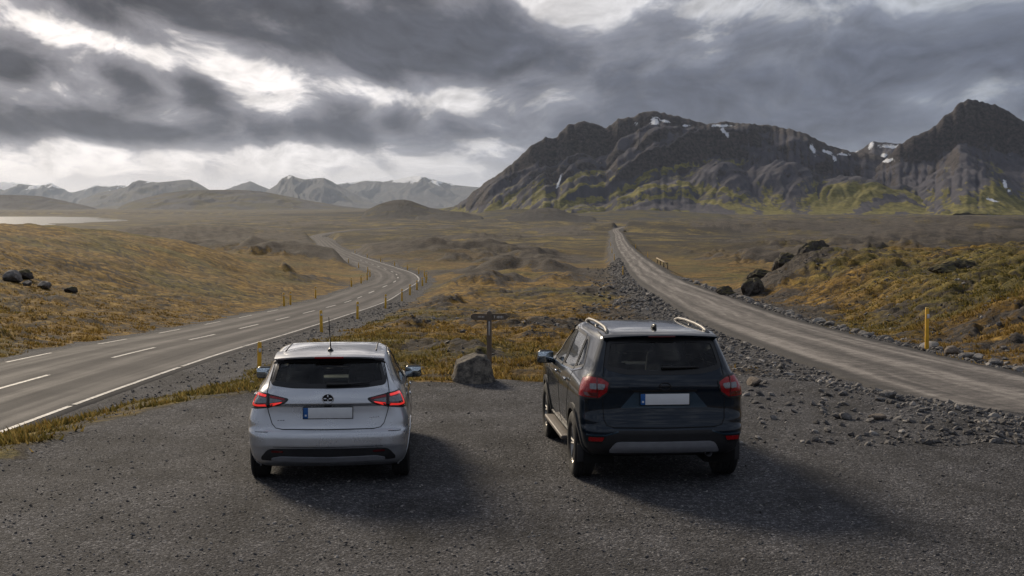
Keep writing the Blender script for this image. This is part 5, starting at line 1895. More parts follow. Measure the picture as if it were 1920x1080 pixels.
    seam_line(car, [(-x, z) for x, z in gate][::-1] + gate[1:], S.rear, 0.0045)
    for sgn in (-1, 1):
        seam_line(car, [(sgn * 0.672, 1.25), (sgn * 0.66, 1.33), (sgn * 0.60, 1.59)], S.rear, 0.004)
    patch('tailgate_ridge', round_poly(mirror_poly([(0.0, 1.175), (0.38, 1.172), (0.42, 1.105), (0.0, 1.108)]), 0.025), S.rear, 0.016, M['navy'], car, dome=0.006)
    patch('plate_recess', round_poly(mirror_poly([(0.0, 1.086), (0.330, 1.086), (0.485, 0.905), (0.0, 0.905)]), 0.012), S.rear, 0.003, M['blue_sheen'], car, skirt=0.0)
    patch('plate_light_bar', round_poly(mirror_poly([(0.0, 1.110), (0.365, 1.108), (0.340, 1.086), (0.0, 1.086)]), 0.006), S.rear, 0.026, M['seal'], car)
    plate(car, S, 0.970, 0.540, 0.120, 0.016)
    em = empty('emblem', (0, S.rear(0, 1.145).y - 0.026, 1.112))
    em.parent = car
    ring = [(0.062 * math.cos(a), 0.0, 0.042 * math.sin(a)) for a in np.linspace(0, 2 * math.pi, 33)]
    bm_obj('badge_ring', tube(ring, 0.006, 8, cap=False), M['seal'], em)
    bm_obj('badge_bar', rbox((0, 0, 0), (0.14, 0.010, 0.018), 0.003), M['seal'], em)
    # lower bumper cladding, skid plate, reflectors
    clad = round_poly(mirror_poly([(0.0, 0.662), (0.50, 0.662), (0.565, 0.640), (0.655, 0.585), (0.84, 0.585), (0.83, 0.40), (0.78, 0.345), (0.0, 0.345)]), 0.02)
    patch('bumper_cladding', clad, S.rear, 0.010, M['plastic'], car)
    skid = round_poly(mirror_poly([(0.0, 0.512), (0.505, 0.512), (0.555, 0.495), (0.620, 0.402), (0.0, 0.400)]), 0.03)
    patch('skid_plate', skid, S.rear, 0.034, M['skid'], car, skirt=0.04, dome=0.012)
    for sgn in (-1, 1):
        W = S.wrap(sgn)
        patch('reflector_pocket', round_poly([(0.64, 0.590), (0.86, 0.590), (0.86, 0.498), (0.70, 0.494)], 0.012), W, 0.014, M['seal'], car)
        patch('reflector', round_poly([(0.675, 0.566), (0.845, 0.566), (0.845, 0.518), (0.695, 0.518)], 0.008), W, 0.019, M['red'], car)
        band('bumper_crease', [(0.52, 0.652), (0.66, 0.592), (0.88, 0.596)], W, 0.008, 0.008, 0.018, M['blue_sheen'], car, closed=False)
        lamp = empty('tail_lamp', (0, 0, 0))
        lamp.parent = car
        out = round_poly([(0.605, 1.185), (0.690, 1.238), (0.850, 1.252), (1.060, 1.215), (1.075, 1.12), (1.040, 1.018), (0.720, 1.010), (0.630, 1.075)], 0.014)
        patch('lamp_housing', out, W, 0.010, M['red'], lamp, step=0.02, dome=0.003)
        band('lamp_rim', out, W, 0.008, 0.010, 0.012, M['seal'], lamp, step=0.015)
        patch('reverse_lens', round_poly([(0.660, 1.168), (0.735, 1.172), (0.735, 1.112), (0.680, 1.112), (0.662, 1.135)], 0.012), W, 0.022, M['clear'], lamp, step=0.02)
        patch('reverse_lens', round_poly([(0.750, 1.172), (0.822, 1.168), (0.822, 1.116), (0.750, 1.112)], 0.012), W, 0.022, M['clear'], lamp, step=0.02)
        patch('lower_lens', round_poly([(0.735, 1.075), (0.90, 1.078), (0.88, 1.040), (0.745, 1.034)], 0.010), W, 0.021, M['dred'], lamp, step=0.02)
        band('lamp_split', [(0.742, 1.240), (0.742, 1.012)], W, 0.005, 0.005, 0.021, M['dred'], lamp, closed=False, step=0.02)
        bm_obj('mud_flap', rbox((sgn * 0.815, 0.405, 0.33), (0.22, 0.016, 0.20), 0.006), M['plastic'], car)
    # roof spoiler
    bm = bmesh.new()
    rows = []
    for u in np.linspace(-1, 1, 25):
        x = 0.640 * u
        cv, dz = 0.075 * u * u, 0.026 * abs(u) ** 2.5
        pr = [(0.78, 1.697), (0.50, 1.688), (0.285, 1.668), (0.258, 1.655), (0.268, 1.638), (0.36, 1.622), (0.50, 1.630)]
        rows.append([bm.verts.new((x, y + cv, z - dz)) for y, z in pr])
    for a, b in zip(rows[:-1], rows[1:]):
        for k in range(len(a)):
            bm.faces.new((a[k], a[(k + 1) % len(a)], b[(k + 1) % len(a)], b[k]))
    bm.faces.new(rows[0])
    bm.faces.new(rows[-1])
    sp = bm_obj('roof_spoiler', bm, M['navy'], car, angle=50)
    bm_obj('brake_light', rbox((0, 0.264, 1.644), (0.30, 0.014, 0.020), 0.004), M['dred'], sp)
    fin = tube([(0, 0.62, 1.690), (0, 0.66, 1.735), (0, 0.72, 1.728), (0, 0.80, 1.705), (0, 0.86, 1.690)], [0.010, 0.016, 0.024, 0.026, 0.012], 10)
    bm_obj('aerial_fin', fin, M['seal'], car)
    for y in (WY0, WY1):
        for sgn in (-1, 1):
            wheel(car, sgn * TR, y, WR, 0.245, 0.240, 6, sgn)
            arch_liner(car, sgn * 0.52, sgn * 0.86, y, WR, WR + 0.095)
    bm_obj('underbody', rbox((0, 2.3, 0.335), (1.06, 4.0, 0.06), 0.02), M['gap'], car)
    bm_obj('cabin_floor', rbox((0, 1.9, 0.52), (1.46, 2.9, 0.06), 0.02), M['seat'], car)
    seats(car, 2.15, 1.18, 0.52, 0.30, 0.86, False)
    bm_obj('dashboard', rbox((0, 3.02, 0.95), (1.42, 0.42, 0.22), 0.06), M['plastic'], car)
    rg2 = [(-0.38 + 0.18 * math.cos(a), 2.70 - 0.06 * math.sin(a), 1.10 + 0.175 * math.sin(a)) for a in np.linspace(0, 2 * math.pi, 25)]
    bm_obj('steering_wheel', tube(rg2, 0.014, 8, cap=False), M['plastic'], car)
    bm_obj('exhaust_tip', tube([(0.50, 0.45, 0.37), (0.50, 0.075, 0.362)], 0.036, 14, cap=False), M['skid'], car)
    return car


M['blue_sheen'] = simple_mat('sheen_blue_black', (0.022, 0.052, 0.082), 0.35, metal=0.3, coat=0.6, vary=0.15)  # blue sheen on the dark bodywork is put into this base colour
hatchback = build_hatchback()
suv = build_suv()


# ------------------------------------------------------------------ rocks
def rock_material(name, dark, light, moss=0.0, scale=1.0):
    m, t, bs = new_mat(name)
    co = t.coord('Object')
    n1 = t.noise(co, 2.2 * scale, 7.0, 0.65)
    n2 = t.noise(co, 11.0 * scale, 6.0, 0.7)
    v = t.voronoi(t.vmath('ADD', co, t.comb(n1, n1, n1)), 3.0 * scale)
    c = t.mix(t.smooth(t.math('ADD', t.math('MULTIPLY', n1, 0.6), t.math('MULTIPLY', n2, 0.4)), 0.34, 0.68), dark, light)
    nz = t.sep(t.node('ShaderNodeNewGeometry').outputs['Normal'])[2]
    if moss:
        mf = t.math('MULTIPLY', t.smooth(t.math('ADD', nz, t.math('MULTIPLY', t.math('SUBTRACT', n2, 0.5), 1.4)), 0.45, 0.8), moss)
        c = t.mix(mf, c, (0.10, 0.085, 0.026))
    t.put(bs.inputs['Base Color'], c)
    bs.inputs['Roughness'].default_value = 0.9
    bs.inputs['Specular IOR Level'].default_value = 0.25
    h = t.math('ADD', t.math('MULTIPLY', n2, 0.05 / scale), t.math('MULTIPLY', v, 0.06 / scale))
    t.put(bs.inputs['Normal'], t.bump(h, 0.45, 1.0))
    return m


ROCK_GREY = rock_material('grey_stone', (0.085, 0.080, 0.078), (0.34, 0.32, 0.30))
ROCK_TAN = rock_material('tan_stone', (0.12, 0.095, 0.075), (0.34, 0.29, 0.24), scale=2.0)
ROCK_DARK = rock_material('lava_rock', (0.030, 0.027, 0.025), (0.150, 0.135, 0.122), moss=0.75, scale=1.1)
ROCK_PALE = rock_material('pale_stone', (0.20, 0.19, 0.18), (0.42, 0.40, 0.37), scale=2.0)


def rock_mesh(name, seed, sub=3, cuts=9, rough=0.10, flat=0.85, planes=None):
    rng = random.Random(seed)
    bm = bmesh.new()
    bmesh.ops.create_icosphere(bm, subdivisions=sub, radius=1.0)
    P = planes or []
    if not planes:
        for _ in range(cuts):
            v = Vector((rng.gauss(0, 1), rng.gauss(0, 1), rng.gauss(0, 0.8))).normalized()
            P.append((v, rng.uniform(0.55, 0.9)))
    for v in bm.verts:
        p = v.co.copy()
        for n, d in P:
            k = p.dot(n) - d
            if k > 0:
                p -= n * k
        v.co = p
    co = np.array([v.co[:] for v in bm.verts])
    n = fbm(co[:, 0] * 1.7 + seed, co[:, 1] * 1.7 + co[:, 2] * 1.3, 4, 0.55, seed=seed)
    for v, d in zip(bm.verts, n):
        v.co *= 1.0 + rough * float(d)
        v.co.z *= flat
    me = bpy.data.meshes.new(name)
    bm.to_mesh(me)
    bm.free()
    me.polygons.foreach_set('use_smooth', [True] * len(me.polygons))
    me.set_sharp_from_angle(angle=R(32))
    return me


def put_rock(name, me, mat, x, y, size, rz, sink=0.3, z=None):
    me = me.copy()
    me.materials.clear()
    o = obj(name, me, mat)
    gz = float(ground_z(x, y)[0]) if z is None else z
    o.location = (x, y, gz + size[2] * (1 - sink) * 0.85)
    o.scale = size
    o.rotation_euler = (0, 0, rz)
    return o


# the block of rock at the edge of the lay-by
bp = [(Vector(v).normalized(), d) for v, d in [((-0.25, -0.92, 0.28), 0.52), ((0.62, -0.72, 0.16), 0.62), ((-0.45, -0.2, 0.86), 0.66), ((0.25, -0.15, 0.95), 0.80),
      ((-0.95, -0.1, 0.25), 0.74), ((0.95, 0.1, 0.22), 0.70), ((0.1, 0.9, 0.3), 0.7), ((-0.1, -0.55, 0.80), 0.74), ((0.75, -0.2, 0.62), 0.76), ((-0.7, -0.65, 0.1), 0.72)]]
b = put_rock('boulder', rock_mesh('boulder', 5, 5, 0, 0.06, 1.0, bp), rock_material('boulder_stone', (0.042, 0.040, 0.040), (0.30, 0.265, 0.215), scale=1.1), -0.665, 24.45, (0.44, 0.38, 0.36), 0.05, 0.34, 0.02)
tag(b, 'angular grey boulder at the foot of the wooden signpost', 'boulder')

ROCKS = [rock_mesh('rock', 20 + k, 3, 8 + k % 3, 0.12) for k in range(4)]
for k, (x, y, s, rz, mat, lab) in enumerate([
        (13.0, 41.0, (0.28, 0.24, 0.22), 0.3, ROCK_TAN, 'rounded tan stone lying just right of the tall yellow post'),
        (13.05, 39.0, (0.22, 0.18, 0.16), 1.2, ROCK_PALE, 'pale angular stone on the road bank right of the rounded tan stone'),
        (5.3, 20.1, (0.15, 0.10, 0.07), 0.4, ROCK_TAN, 'flat tan stone lying alone on the gravel apron right of the dark car'),
        (4.2, 24.1, (0.20, 0.15, 0.10), 2.0, ROCK_TAN, 'tan stone on the gravel just beside the right tail lamp of the dark car'),
        (-29.0, 81.2, (0.62, 0.5, 0.50), 0.5, ROCK_GREY, 'largest grey boulder set in the left grassy hillside'),
        (-28.15, 80.9, (0.32, 0.3, 0.26), 1.5, ROCK_GREY, 'smallest grey boulder in the left hillside, between two larger ones'),
        (-27.3, 81.4, (0.46, 0.4, 0.38), 2.2, ROCK_GREY, 'mid-sized grey boulder low on the left hillside'),
        (-26.2, 83.0, (0.42, 0.4, 0.26), 0.9, ROCK_DARK, 'dark half-buried boulder right of the grey boulders on the left hillside'),
        (-29.3, 84.0, (0.6, 0.5, 0.42), 0.2, ROCK_DARK, 'dark mossy boulder behind the largest grey boulder on the left hillside')]):
    tag(put_rock('rock', ROCKS[k % 4], mat, x, y, s, rz, 0.35), lab, 'rock')

OUT = [rock_mesh('outcrop', 64 + k, 5, 6, 0.20, 0.9) for k in range(3)]
for k, (x, y, s, rz, lab) in enumerate([
        (23.6, 108.0, (2.4, 1.9, 2.4), 0.2, 'big dark lava outcrop rising at the left end of the right hill'),
        (20.9, 107.0, (1.9, 1.5, 1.5), -0.3, 'low dark lava outcrop joined to the left of the big outcrop'),
        (16.4, 95.0, (1.2, 1.1, 1.3), 0.8, 'dark lava knob near the gravel road, nearest to it of the outcrops'),
        (14.8, 96.5, (1.1, 0.9, 0.8), 0.3, 'low rubble-like lava outcrop between gravel road and the lava knob'),
        (18.2, 103.0, (1.5, 1.0, 0.8), 0.0, 'small lava outcrop between the lava knob and the low outcrop'),
        (25.4, 79.0, (1.5, 1.0, 0.75), -0.2, 'dark outcrop halfway up the middle of the right hill'),
        (22.4, 72.0, (1.5, 1.2, 0.6), 0.5, 'low dark outcrop on the lower slope of the right hill')]):
    tag(put_rock('lava_outcrop', OUT[k % 3], ROCK_DARK, x, y, tuple(q * 0.66 for q in s), rz, 0.60), lab, 'outcrop')

# single stones along the verges
rng = random.Random(4)
SMALL = [rock_mesh('stone', 90 + k, 2, 6, 0.12) for k in range(6)]
for me in SMALL:
    me.materials.append(ROCK_GREY)
SMALL_P = [m_.copy() for m_ in SMALL]
for me in SMALL_P:
    me.materials.clear()
    me.materials.append(ROCK_PALE)


def stone(x, y, s, pale, label, group):
    o = obj('stone', (SMALL_P if pale else SMALL)[rng.randrange(6)])
    o.scale = (s * rng.uniform(0.8, 1.4), s * rng.uniform(0.8, 1.2), s * rng.uniform(0.55, 0.85))
    o.rotation_euler = (rng.uniform(-0.3, 0.3), rng.uniform(-0.3, 0.3), rng.uniform(0, 6.28))
    o.location = (x, y, float(ground_z(x, y)[0]) + s * 0.25)
    return tag(o, label, 'stone', group)


y = 27.0
while y < 150:
    x = float(gx_f(y)) + G_HALF + rng.uniform(0.30, 1.0)
    stone(x, y, rng.uniform(0.09, 0.20) * (1 + y / 160), rng.random() < 0.22, 'small stone in the long row edging the right side of the gravel road', 'stones edging the gravel road')
    y += rng.uniform(0.5, 1.5) * (1 + y / 120)
for k in range(46):
    y = rng.uniform(20, 60)
    x = float(gx_f(y)) - G_HALF - rng.uniform(0.5, 3.6)
    stone(x, y, rng.uniform(0.06, 0.13), rng.random() < 0.25, 'fist-sized stone scattered on the rubble bank left of the gravel road', 'stones on the rubble bank')
for k in range(16):
    x = rng.uniform(-5.0, 4.5)
    stone(x, 24.9 + rng.uniform(-0.3, 0.8) - max(0, -x - 3.5) * 1.5, rng.uniform(0.05, 0.12), False, 'small dark stone on the rim where gravel lay-by meets moss', 'stones on the lay-by rim')


# ------------------------------------------------------------------ loose gravel, one mass
def scatter_mesh(name, pts, sizes, seed, tint):
    r_ = np.random.default_rng(seed)
    ph = (1 + 5 ** 0.5) / 2
    ico = np.array([(-1, ph, 0), (1, ph, 0), (-1, -ph, 0), (1, -ph, 0), (0, -1, ph), (0, 1, ph), (0, -1, -ph), (0, 1, -ph), (ph, 0, -1), (ph, 0, 1), (-ph, 0, -1), (-ph, 0, 1)]) / 1.9
    tri = np.array([(0, 11, 5), (0, 5, 1), (0, 1, 7), (0, 7, 10), (0, 10, 11), (1, 5, 9), (5, 11, 4), (11, 10, 2), (10, 7, 6), (7, 1, 8), (3, 9, 4), (3, 4, 2), (3, 2, 6), (3, 6, 8), (3, 8, 9), (4, 9, 5), (2, 4, 11), (6, 2, 10), (8, 6, 7), (9, 8, 1)])
    n = len(pts)
    J = ico[None] * r_.uniform(0.6, 1.15, (n, 12, 1))
    sc = r_.uniform(0.65, 1.35, (n, 1, 3)) * np.array([1, 1, 0.65])
    J = J * sc * sizes[:, None, None]
    a = r_.uniform(0, 2 * np.pi, n)
    c, s = np.cos(a)[:, None], np.sin(a)[:, None]
    X = J[..., 0] * c - J[..., 1] * s
    Y = J[..., 0] * s + J[..., 1] * c
    tl = r_.uniform(-0.5, 0.5, n)[:, None]
    Z = J[..., 2] * np.cos(tl) + X * np.sin(tl)
    V = np.stack([X, Y, Z], -1) + pts[:, None, :]
    F = (tri[None] + 12 * np.arange(n)[:, None, None]).reshape(-1, 3)
    me = np_mesh(name, V.reshape(-1, 3), F, smooth=False)
    t = np.repeat(tint[:, None], 12, 1).ravel()
    col_attr(me, 'shade', np.stack([t, t, t], -1))
    return me


def loose_gravel():
    r_ = np.random.default_rng(8)
    P, S_ = [], []

    def add(x, y, s):
        P.append(np.stack([x, y], -1))
        S_.append(s)
    n = 9000                                      # lay-by
    u = r_.uniform(0, 1, n)
    y = 1 / (1 / 10.0 + u * (1 / 26.0 - 1 / 10.0))
    x = r_.uniform(-0.42, 0.42, n) * y
    add(x, y, 0.006 + 0.016 * r_.random(n) ** 3)
    n = 5200                                      # bank left of the gravel road
    y = 18 + 75 * r_.random(n) ** 1.7
    x = gx_f(y) - G_HALF - 0.1 - np.abs(r_.normal(0, 2.2, n))
    add(x, y, (0.020 + 0.055 * r_.random(n) ** 2.2) * (0.8 + y / 90))
    n = 2200
    y = 80 + 190 * r_.random(n) ** 1.3
    x = gx_f(y) - G_HALF - 0.3 - np.abs(r_.normal(0, 2.4, n))
    add(x, y, 0.05 + 0.16 * r_.random(n) ** 2.2)
    n = 1800                                      # bank right of it
    y = 24 + 90 * r_.random(n) ** 1.7
    x = gx_f(y) + G_HALF + 0.15 + np.abs(r_.normal(0, 0.5, n))
    add(x, y, (0.022 + 0.06 * r_.random(n) ** 2.0) * (0.8 + y / 90))
    n = 1800                                      # asphalt verge
    y = 22 + 90 * r_.random(n) ** 1.7
    x = ax_f(y) + A_HALF + 0.2 + np.abs(r_.normal(0, 1.1, n))
    add(x, y, (0.012 + 0.035 * r_.random(n) ** 2.2) * (0.8 + y / 90))
    n = 2600                                      # rubble among the moss between the roads
    y = 25 + 70 * r_.random(n) ** 1.6
    x = r_.uniform(-8, 9, n)
    ok = (x > ax_f(y) + 5) & (x < gx_f(y) - 3)
    x, y = x[ok], y[ok]
    lv = terrain(x, y)[2]
    k = r_.random(len(x)) < 0.10 + 0.9 * sstep(lv, 0.3, 0.7)
    x, y = x[k], y[k]
    add(x, y, (0.022 + 0.075 * r_.random(len(x)) ** 2.4) * (0.9 + y / 110))
    n = 1500
    y = 30 + 75 * r_.random(n) ** 1.4
    x = gx_f(y) + 3.4 + r_.random(n) * 16
    add(x, y, (0.03 + 0.10 * r_.random(n) ** 2.6))
    XY = np.concatenate(P)
    s = np.concatenate(S_)
    z = ground_z(XY[:, 0], XY[:, 1])
    pts = np.concatenate([XY, (z + s * 0.25)[:, None]], 1)
    return scatter_mesh('loose_gravel', pts, s, 5, np.clip(r_.normal(0.62, 0.24, len(s)), 0, 1))


def gravel_stone_material():
    m, t, bs = new_mat('gravel_stone')
    sh = t.sep(t.attr('shade'))[0]
    c = t.ramp(sh, [(0.0, (0.035, 0.033, 0.033)), (0.45, (0.090, 0.085, 0.083)), (0.8, (0.165, 0.155, 0.147)), (1.0, (0.32, 0.30, 0.28))])
    n = t.noise(t.pos(), 40.0, 4.0, 0.6)
    k = t.lin(n, 0.3, 0.7, 0.75, 1.25)
    t.put(bs.inputs['Base Color'], t.mix(1.0, c, t.comb(k, k, k), 'MULTIPLY'))
    bs.inputs['Roughness'].default_value = 0.9
    return m


tag(obj('loose_gravel', loose_gravel(), gravel_stone_material()), kind='stuff')


# ------------------------------------------------------------------ grass and moss tufts, one mass
def grass_tufts():
    r_ = np.random.default_rng(12)
    N = 190000
    u = r_.random(N)
    y = 17.0 * (95 / 17.0) ** (u ** 0.9)
    x = r_.uniform(-0.41, 0.41, N) * y
    z, gv, lv, cr, hr = terrain(x, y)
    tone = 0.5 + 0.5 * fbm(x / 14, y / 26, 3, 0.5, seed=101)
    clump = fbm(x / 1.3, y / 1.1, 3, 0.6, seed=140)
    pr = (1 - sstep(gv, 0.10, 0.5)) * (1 - 0.93 * sstep(lv, 0.25, 0.6)) * (1 - 0.8 * sstep(cr, 0.3, 0.7)) * np.clip(0.45 + 0.9 * clump, 0.04, 1)
    k = r_.random(N) < pr
    x, y, z, tone, clump, hr = x[k], y[k], z[k], tone[k], clump[k], hr[k]
    n = len(x)
    B = 4
    fd = np.clip((100 - y) / 45, 0.25, 1)
    h = fd[:, None] * (0.05 + 0.09 * r_.random((n, B))) * (0.75 + 0.6 * np.clip(clump, -0.3, 0.8))[:, None] * (0.85 + y / 130)[:, None]
    w = (0.012 + 0.016 * r_.random((n, B))) * (0.8 + y / 45)[:, None]
    a = r_.uniform(0, 2 * np.pi, (n, B))
    lean = r_.uniform(0.2, 1.0, (n, B)) * h
    jx = r_.normal(0, 0.07, (n, B)) * (0.8 + y / 80)[:, None]
    jy = r_.normal(0, 0.07, (n, B)) * (0.8 + y / 80)[:, None]
    bx, by = x[:, None] + jx, y[:, None] + jy
    ca, sa = np.cos(a), np.sin(a)
    zb = z[:, None] - 0.03
    la = r_.uniform(0, 2 * np.pi, (n, B)) * 0.5 + 0.4
    v0 = np.stack([bx - ca * w, by - sa * w, zb + 0 * bx], -1)
    v1 = np.stack([bx + ca * w, by + sa * w, zb + 0 * bx], -1)
    v2 = np.stack([bx + np.cos(la) * lean, by + np.sin(la) * lean, zb + h], -1)
    V = np.stack([v0, v1, v2], 2).reshape(-1, 3)
    F = np.arange(len(V)).reshape(-1, 3)
    me = np_mesh('grass', V, F, smooth=False)
    t1 = np.repeat(np.clip(tone + 0.35 * np.clip(hr / 2.5, 0, 1) + r_.normal(0, 0.18, n), 0, 1)[:, None], B * 3, 1).ravel()
    t2 = np.clip(np.repeat(r_.random((n, B))[..., None], 3, 2) + np.array([-0.2, -0.2, 0.25]), 0, 1).ravel()
    col_attr(me, 'shade', np.stack([t1, t2, 0 * t1], -1))
    return me


def grass_material():
    m, t, bs = new_mat('dry_grass')
    s = t.sep(t.attr('shade'))
    a = t.ramp(s[1], [(0.0, (0.075, 0.048, 0.014)), (0.5, (0.22, 0.135, 0.030)), (1.0, (0.40, 0.29, 0.105))])
    b = t.ramp(s[1], [(0.0, (0.045, 0.042, 0.014)), (0.5, (0.13, 0.110, 0.026)), (1.0, (0.28, 0.22, 0.075))])
    c = t.mix(t.smooth(s[0], 0.45, 0.85), a, b)
    t.put(bs.inputs['Base Color'], c)
    bs.inputs['Roughness'].default_value = 0.85
    bs.inputs['Specular IOR Level'].default_value = 0.2
    tl = t.node('ShaderNodeBsdfTranslucent')
    t.put(tl.inputs[0], c)
    mx = t.node('ShaderNodeMixShader')
    mx.inputs[0].default_value = 0.45
    out = [n for n in t.n if n.type == 'OUTPUT_MATERIAL'][0]
    t.l.new(bs.outputs[0], mx.inputs[1])
    t.l.new(tl.outputs[0], mx.inputs[2])
    t.l.new(mx.outputs[0], out.inputs[0])
    return m


tag(obj('grass', grass_tufts(), grass_material()), kind='stuff')


# ------------------------------------------------------------------ yellow marker posts
YELLOW = simple_mat('yellow_post', (0.80, 0.46, 0.04), 0.55, vary=0.25, vscale=6)
YTOP = simple_mat('pale_yellow_post', (0.66, 0.45, 0.12), 0.55, vary=0.2, vscale=6)
REFL = simple_mat('post_reflector', (0.72, 0.72, 0.74), 0.25, vary=0.05)


def post_proto():
    p = empty('marker_post', (0, 0, 0))
    bm_obj('shaft', rbox((0, 0, 0.36), (0.085, 0.055, 1.30), 0.014, 2, None, (0.86, 0.86)), YELLOW, p, angle=40)
    bm_obj('reflector', rbox((0.012, -0.033, 0.82), (0.05, 0.014, 0.10), 0.005, 1), REFL, p)
    bm_obj('cap', rbox((0, 0, 1.015), (0.078, 0.052, 0.03), 0.008, 1, None, (0.8, 0.7)), YTOP, p)
    return p


PROTO = post_proto()
first = [True]


def put_post(x, y, label, group=None, h=1.0, rz=0.0, w=1.0):
    if first[0]:
        o = PROTO
        first[0] = False
    else:
        o = PROTO.copy()
        COL.objects.link(o)
        for ch in PROTO.children:
            c = ch.copy()
            COL.objects.link(c)
            c.parent = o
    o.location = (x, y, float(ground_z(x, y)[0]) - 0.02)
    o.scale = (w, w, h)
    o.rotation_euler = (rng.uniform(-0.02, 0.02), rng.uniform(-0.03, 0.03), rz)
    tag(o, label, 'post')
    if group:
        o['group'] = group
    elif 'group' in o.keys():
        del o['group']
    return o


put_post(13.0, 43.6, 'tallest yellow marker post, alone on the bank right of the gravel road', None, 1.32, 0.1, 1.5)
put_post(-6.3, 34.6, 'yellow marker post just left of the silver hatchback', None, 1.0, 0.0, 1.3)
RG = 'posts on the outer verge of the asphalt bend'
ORD = ['nearest', 'second', 'third', 'fourth', 'fifth', 'sixth', 'seventh', 'eighth', 'ninth', 'tenth', 'eleventh', 'twelfth', 'thirteenth', 'fourteenth', 'fifteenth', 'sixteenth']
for q, yy in enumerate((63.8, 80, 98, 114, 130, 146, 160, 174, 188, 203, 224, 250, 282, 320, 366, 420)):
    put_post(float(ax_f(yy)) + A_HALF + 0.75, yy, ORD[q] + ' yellow marker post counting away along the right verge of the asphalt road', RG, 1.0, 0.0, 1.7 if yy < 130 else 2.2)
LG = 'posts on the inner verge of the asphalt bend'
for q, yy in enumerate((103, 106, 122, 158, 172, 186, 206, 232, 268, 310, 366)):
    put_post(float(ax_f(yy)) - A_HALF - 0.9, yy, ORD[q] + ' yellow marker post counting away along the left verge of the asphalt road', LG, 1.0, 0.0, 1.7 if yy < 130 else 2.2)
put_post(13.1, 165, 'pale marker post, nearest on the bank left of the gravel road', None, 1.15, 0.0, 1.6)
for q, yy in enumerate((270, 350, 450)):
    put_post(float(gx_f(yy)) - G_HALF - 1.4, yy, ORD[q] + ' of the tiny far posts along the left side of the gravel road', 'far posts left of the gravel road', 1.2, 0.0, 2.0)
for q, yy in enumerate((300, 420)):
    put_post(float(gx_f(yy)) + G_HALF + 1.4, yy, ORD[q] + ' of the tiny far posts along the right side of the gravel road', 'far posts right of the gravel road', 1.2, 0.0, 2.0)


# ------------------------------------------------------------------ wooden barrier beside the gravel road
WOOD = simple_mat('weathered_timber', (0.30, 0.23, 0.14), 0.8, vary=0.3, vscale=3, bump=0.4)
br = empty('timber_barrier', (float(gx_f(195)) + G_HALF + 1.0, 195, float(ground_z(float(gx_f(195)) + 3.0, 195)[0])))
tag(br, 'low timber crash barrier far along the right side of the gravel road', 'barrier')
ends = []
for yy in (196, 209, 222, 235):
    bx = float(gx_f(yy)) + G_HALF + 1.0
    bz = float(gz_f(yy))
    lp = Vector((bx, yy, bz)) - br.location
    ends.append(lp + Vector((0, 0, 0.62)))
    bm_obj('barrier_post', rbox(lp + Vector((0, 0, 0.2)), (0.2, 0.2, 1.1), 0.03, 1), WOOD, br)
bm_obj('barrier_beam', tube([e + Vector((-0.12, 0, 0)) for e in ends], 0.11, 6), WOOD, br)


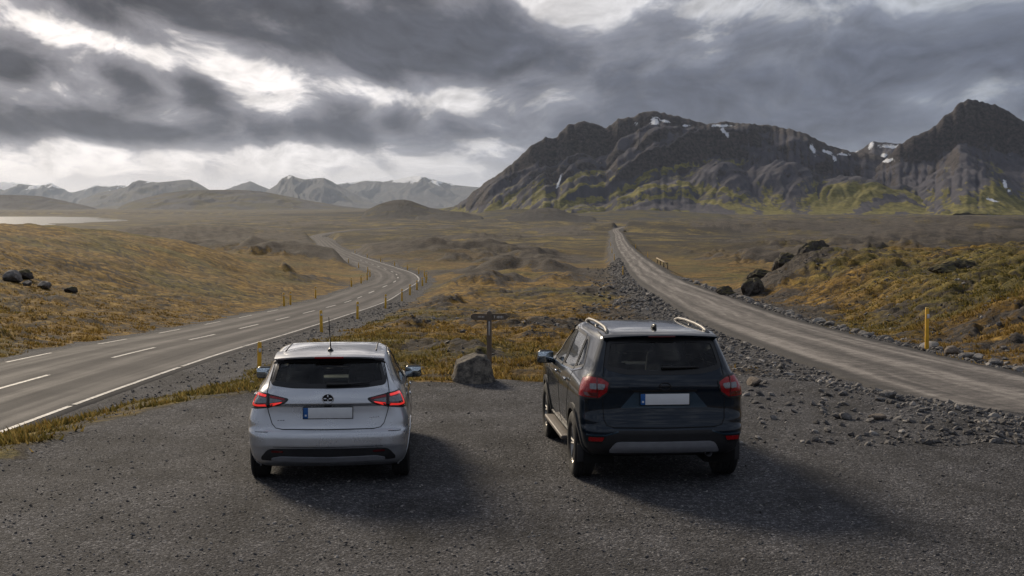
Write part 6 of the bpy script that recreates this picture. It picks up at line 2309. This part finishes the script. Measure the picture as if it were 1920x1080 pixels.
# ------------------------------------------------------------------ signpost
def signpost():
    gx, gy = -0.425, 26.0
    gz = float(ground_z(gx, gy)[0])
    s = empty('signpost', (gx, gy, gz))
    tag(s, 'weathered wooden signpost with two short arms behind the boulder', 'signpost')
    dark = simple_mat('dark_weathered_wood', (0.15, 0.118, 0.090), 0.8, vary=0.4, vscale=12, bump=0.5)
    grey = simple_mat('grey_weathered_wood', (0.20, 0.17, 0.14), 0.8, vary=0.35, vscale=12, bump=0.5)
    mark = simple_mat('faded_lettering', (0.66, 0.64, 0.61), 0.7, vary=0.4, vscale=60)
    top = 1.165 - gz
    bm_obj('post', rbox((0, 0, top / 2 - 0.1), (0.092, 0.085, top + 0.2), 0.010, 1), dark, s, angle=40)
    bm_obj('post_cap', rbox((0, 0, top + 0.004), (0.070, 0.070, 0.03), 0.01, 1, None, (0.6, 0.6)), grey, s)
    az_ = 1.058 - gz
    for sg in (-1, 1):
        bm = bmesh.new()
        L = 0.345
        pts = [(sg * 0.04, -0.060), (sg * (L - 0.05), -0.060), (sg * L, -0.026), (sg * L, 0.026), (sg * (L - 0.05), 0.060), (sg * 0.04, 0.060)]
        a = [bm.verts.new((x, -0.026, z)) for x, z in pts]
        b_ = [bm.verts.new((x, 0.006, z)) for x, z in pts]
        bm.faces.new(a)
        bm.faces.new(b_)
        for k in range(6):
            bm.faces.new((a[k], a[(k + 1) % 6], b_[(k + 1) % 6], b_[k]))
        bmesh.ops.rotate(bm, verts=bm.verts, cent=(0, 0, 0), matrix=Matrix.Rotation(R(-1.5 * sg), 3, 'Y'))
        bmesh.ops.translate(bm, verts=bm.verts, vec=(0, 0, az_))
        arm = bm_obj('arm', bm, dark, s, smooth=False)
        marks = [(0.10, 0.010, 0.036), (0.125, 0.014, 0.03), (0.155, 0.012, 0.036), (0.18, 0.012, 0.03), (0.205, 0.008, 0.034)] if sg < 0 else \
                [(0.098, 0.008, 0.044), (0.150, 0.014, 0.040), (0.175, 0.016, 0.044), (0.202, 0.014, 0.044), (0.228, 0.016, 0.048), (0.255, 0.010, 0.044)]
        for mx, mw, mh in marks:
            bm_obj('letter_stroke', rbox((sg * mx, -0.028, az_ + (0.004 if mh < 0.04 else 0.0)), (mw, 0.004, mh), 0.001, 1), mark, arm)
        if sg > 0:
            bm_obj('letter_stroke', rbox((0.098, -0.028, az_ + 0.022), (0.028, 0.0042, 0.008), 0.001, 1), mark, arm)
    bm_obj('name_strip', rbox((0, -0.042, az_ - 0.21), (0.030, 0.006, 0.26), 0.002, 1), simple_mat('pale_strip', (0.44, 0.43, 0.42), 0.7, vary=0.4, vscale=25), s)
    return s


signpost()


# ------------------------------------------------------------------ air
def haze():
    me = bpy.data.meshes.new('haze')
    x0, x1, y0, y1, z0, z1 = -41000, 41000, -41000, 42000, -60, 860
    v = [(x, y, z) for z in (z0, z1) for y in (y0, y1) for x in (x0, x1)]
    me.from_pydata(v, [], [(0, 2, 3, 1), (4, 5, 7, 6), (0, 1, 5, 4), (2, 6, 7, 3), (0, 4, 6, 2), (1, 3, 7, 5)])
    m = bpy.data.materials.new('haze_air')
    m.use_nodes = True
    t = NT(m.node_tree)
    t.n.clear()
    out = t.node('ShaderNodeOutputMaterial')
    pv = t.node('ShaderNodeVolumePrincipled')
    pv.inputs['Color'].default_value = (0.68, 0.79, 0.98, 1)
    pv.inputs['Density'].default_value = 1.5e-5
    pv.inputs['Anisotropy'].default_value = 0.3
    t.l.new(pv.outputs[0], out.inputs['Volume'])
    tag(obj('haze', me, m), kind='stuff')


haze()
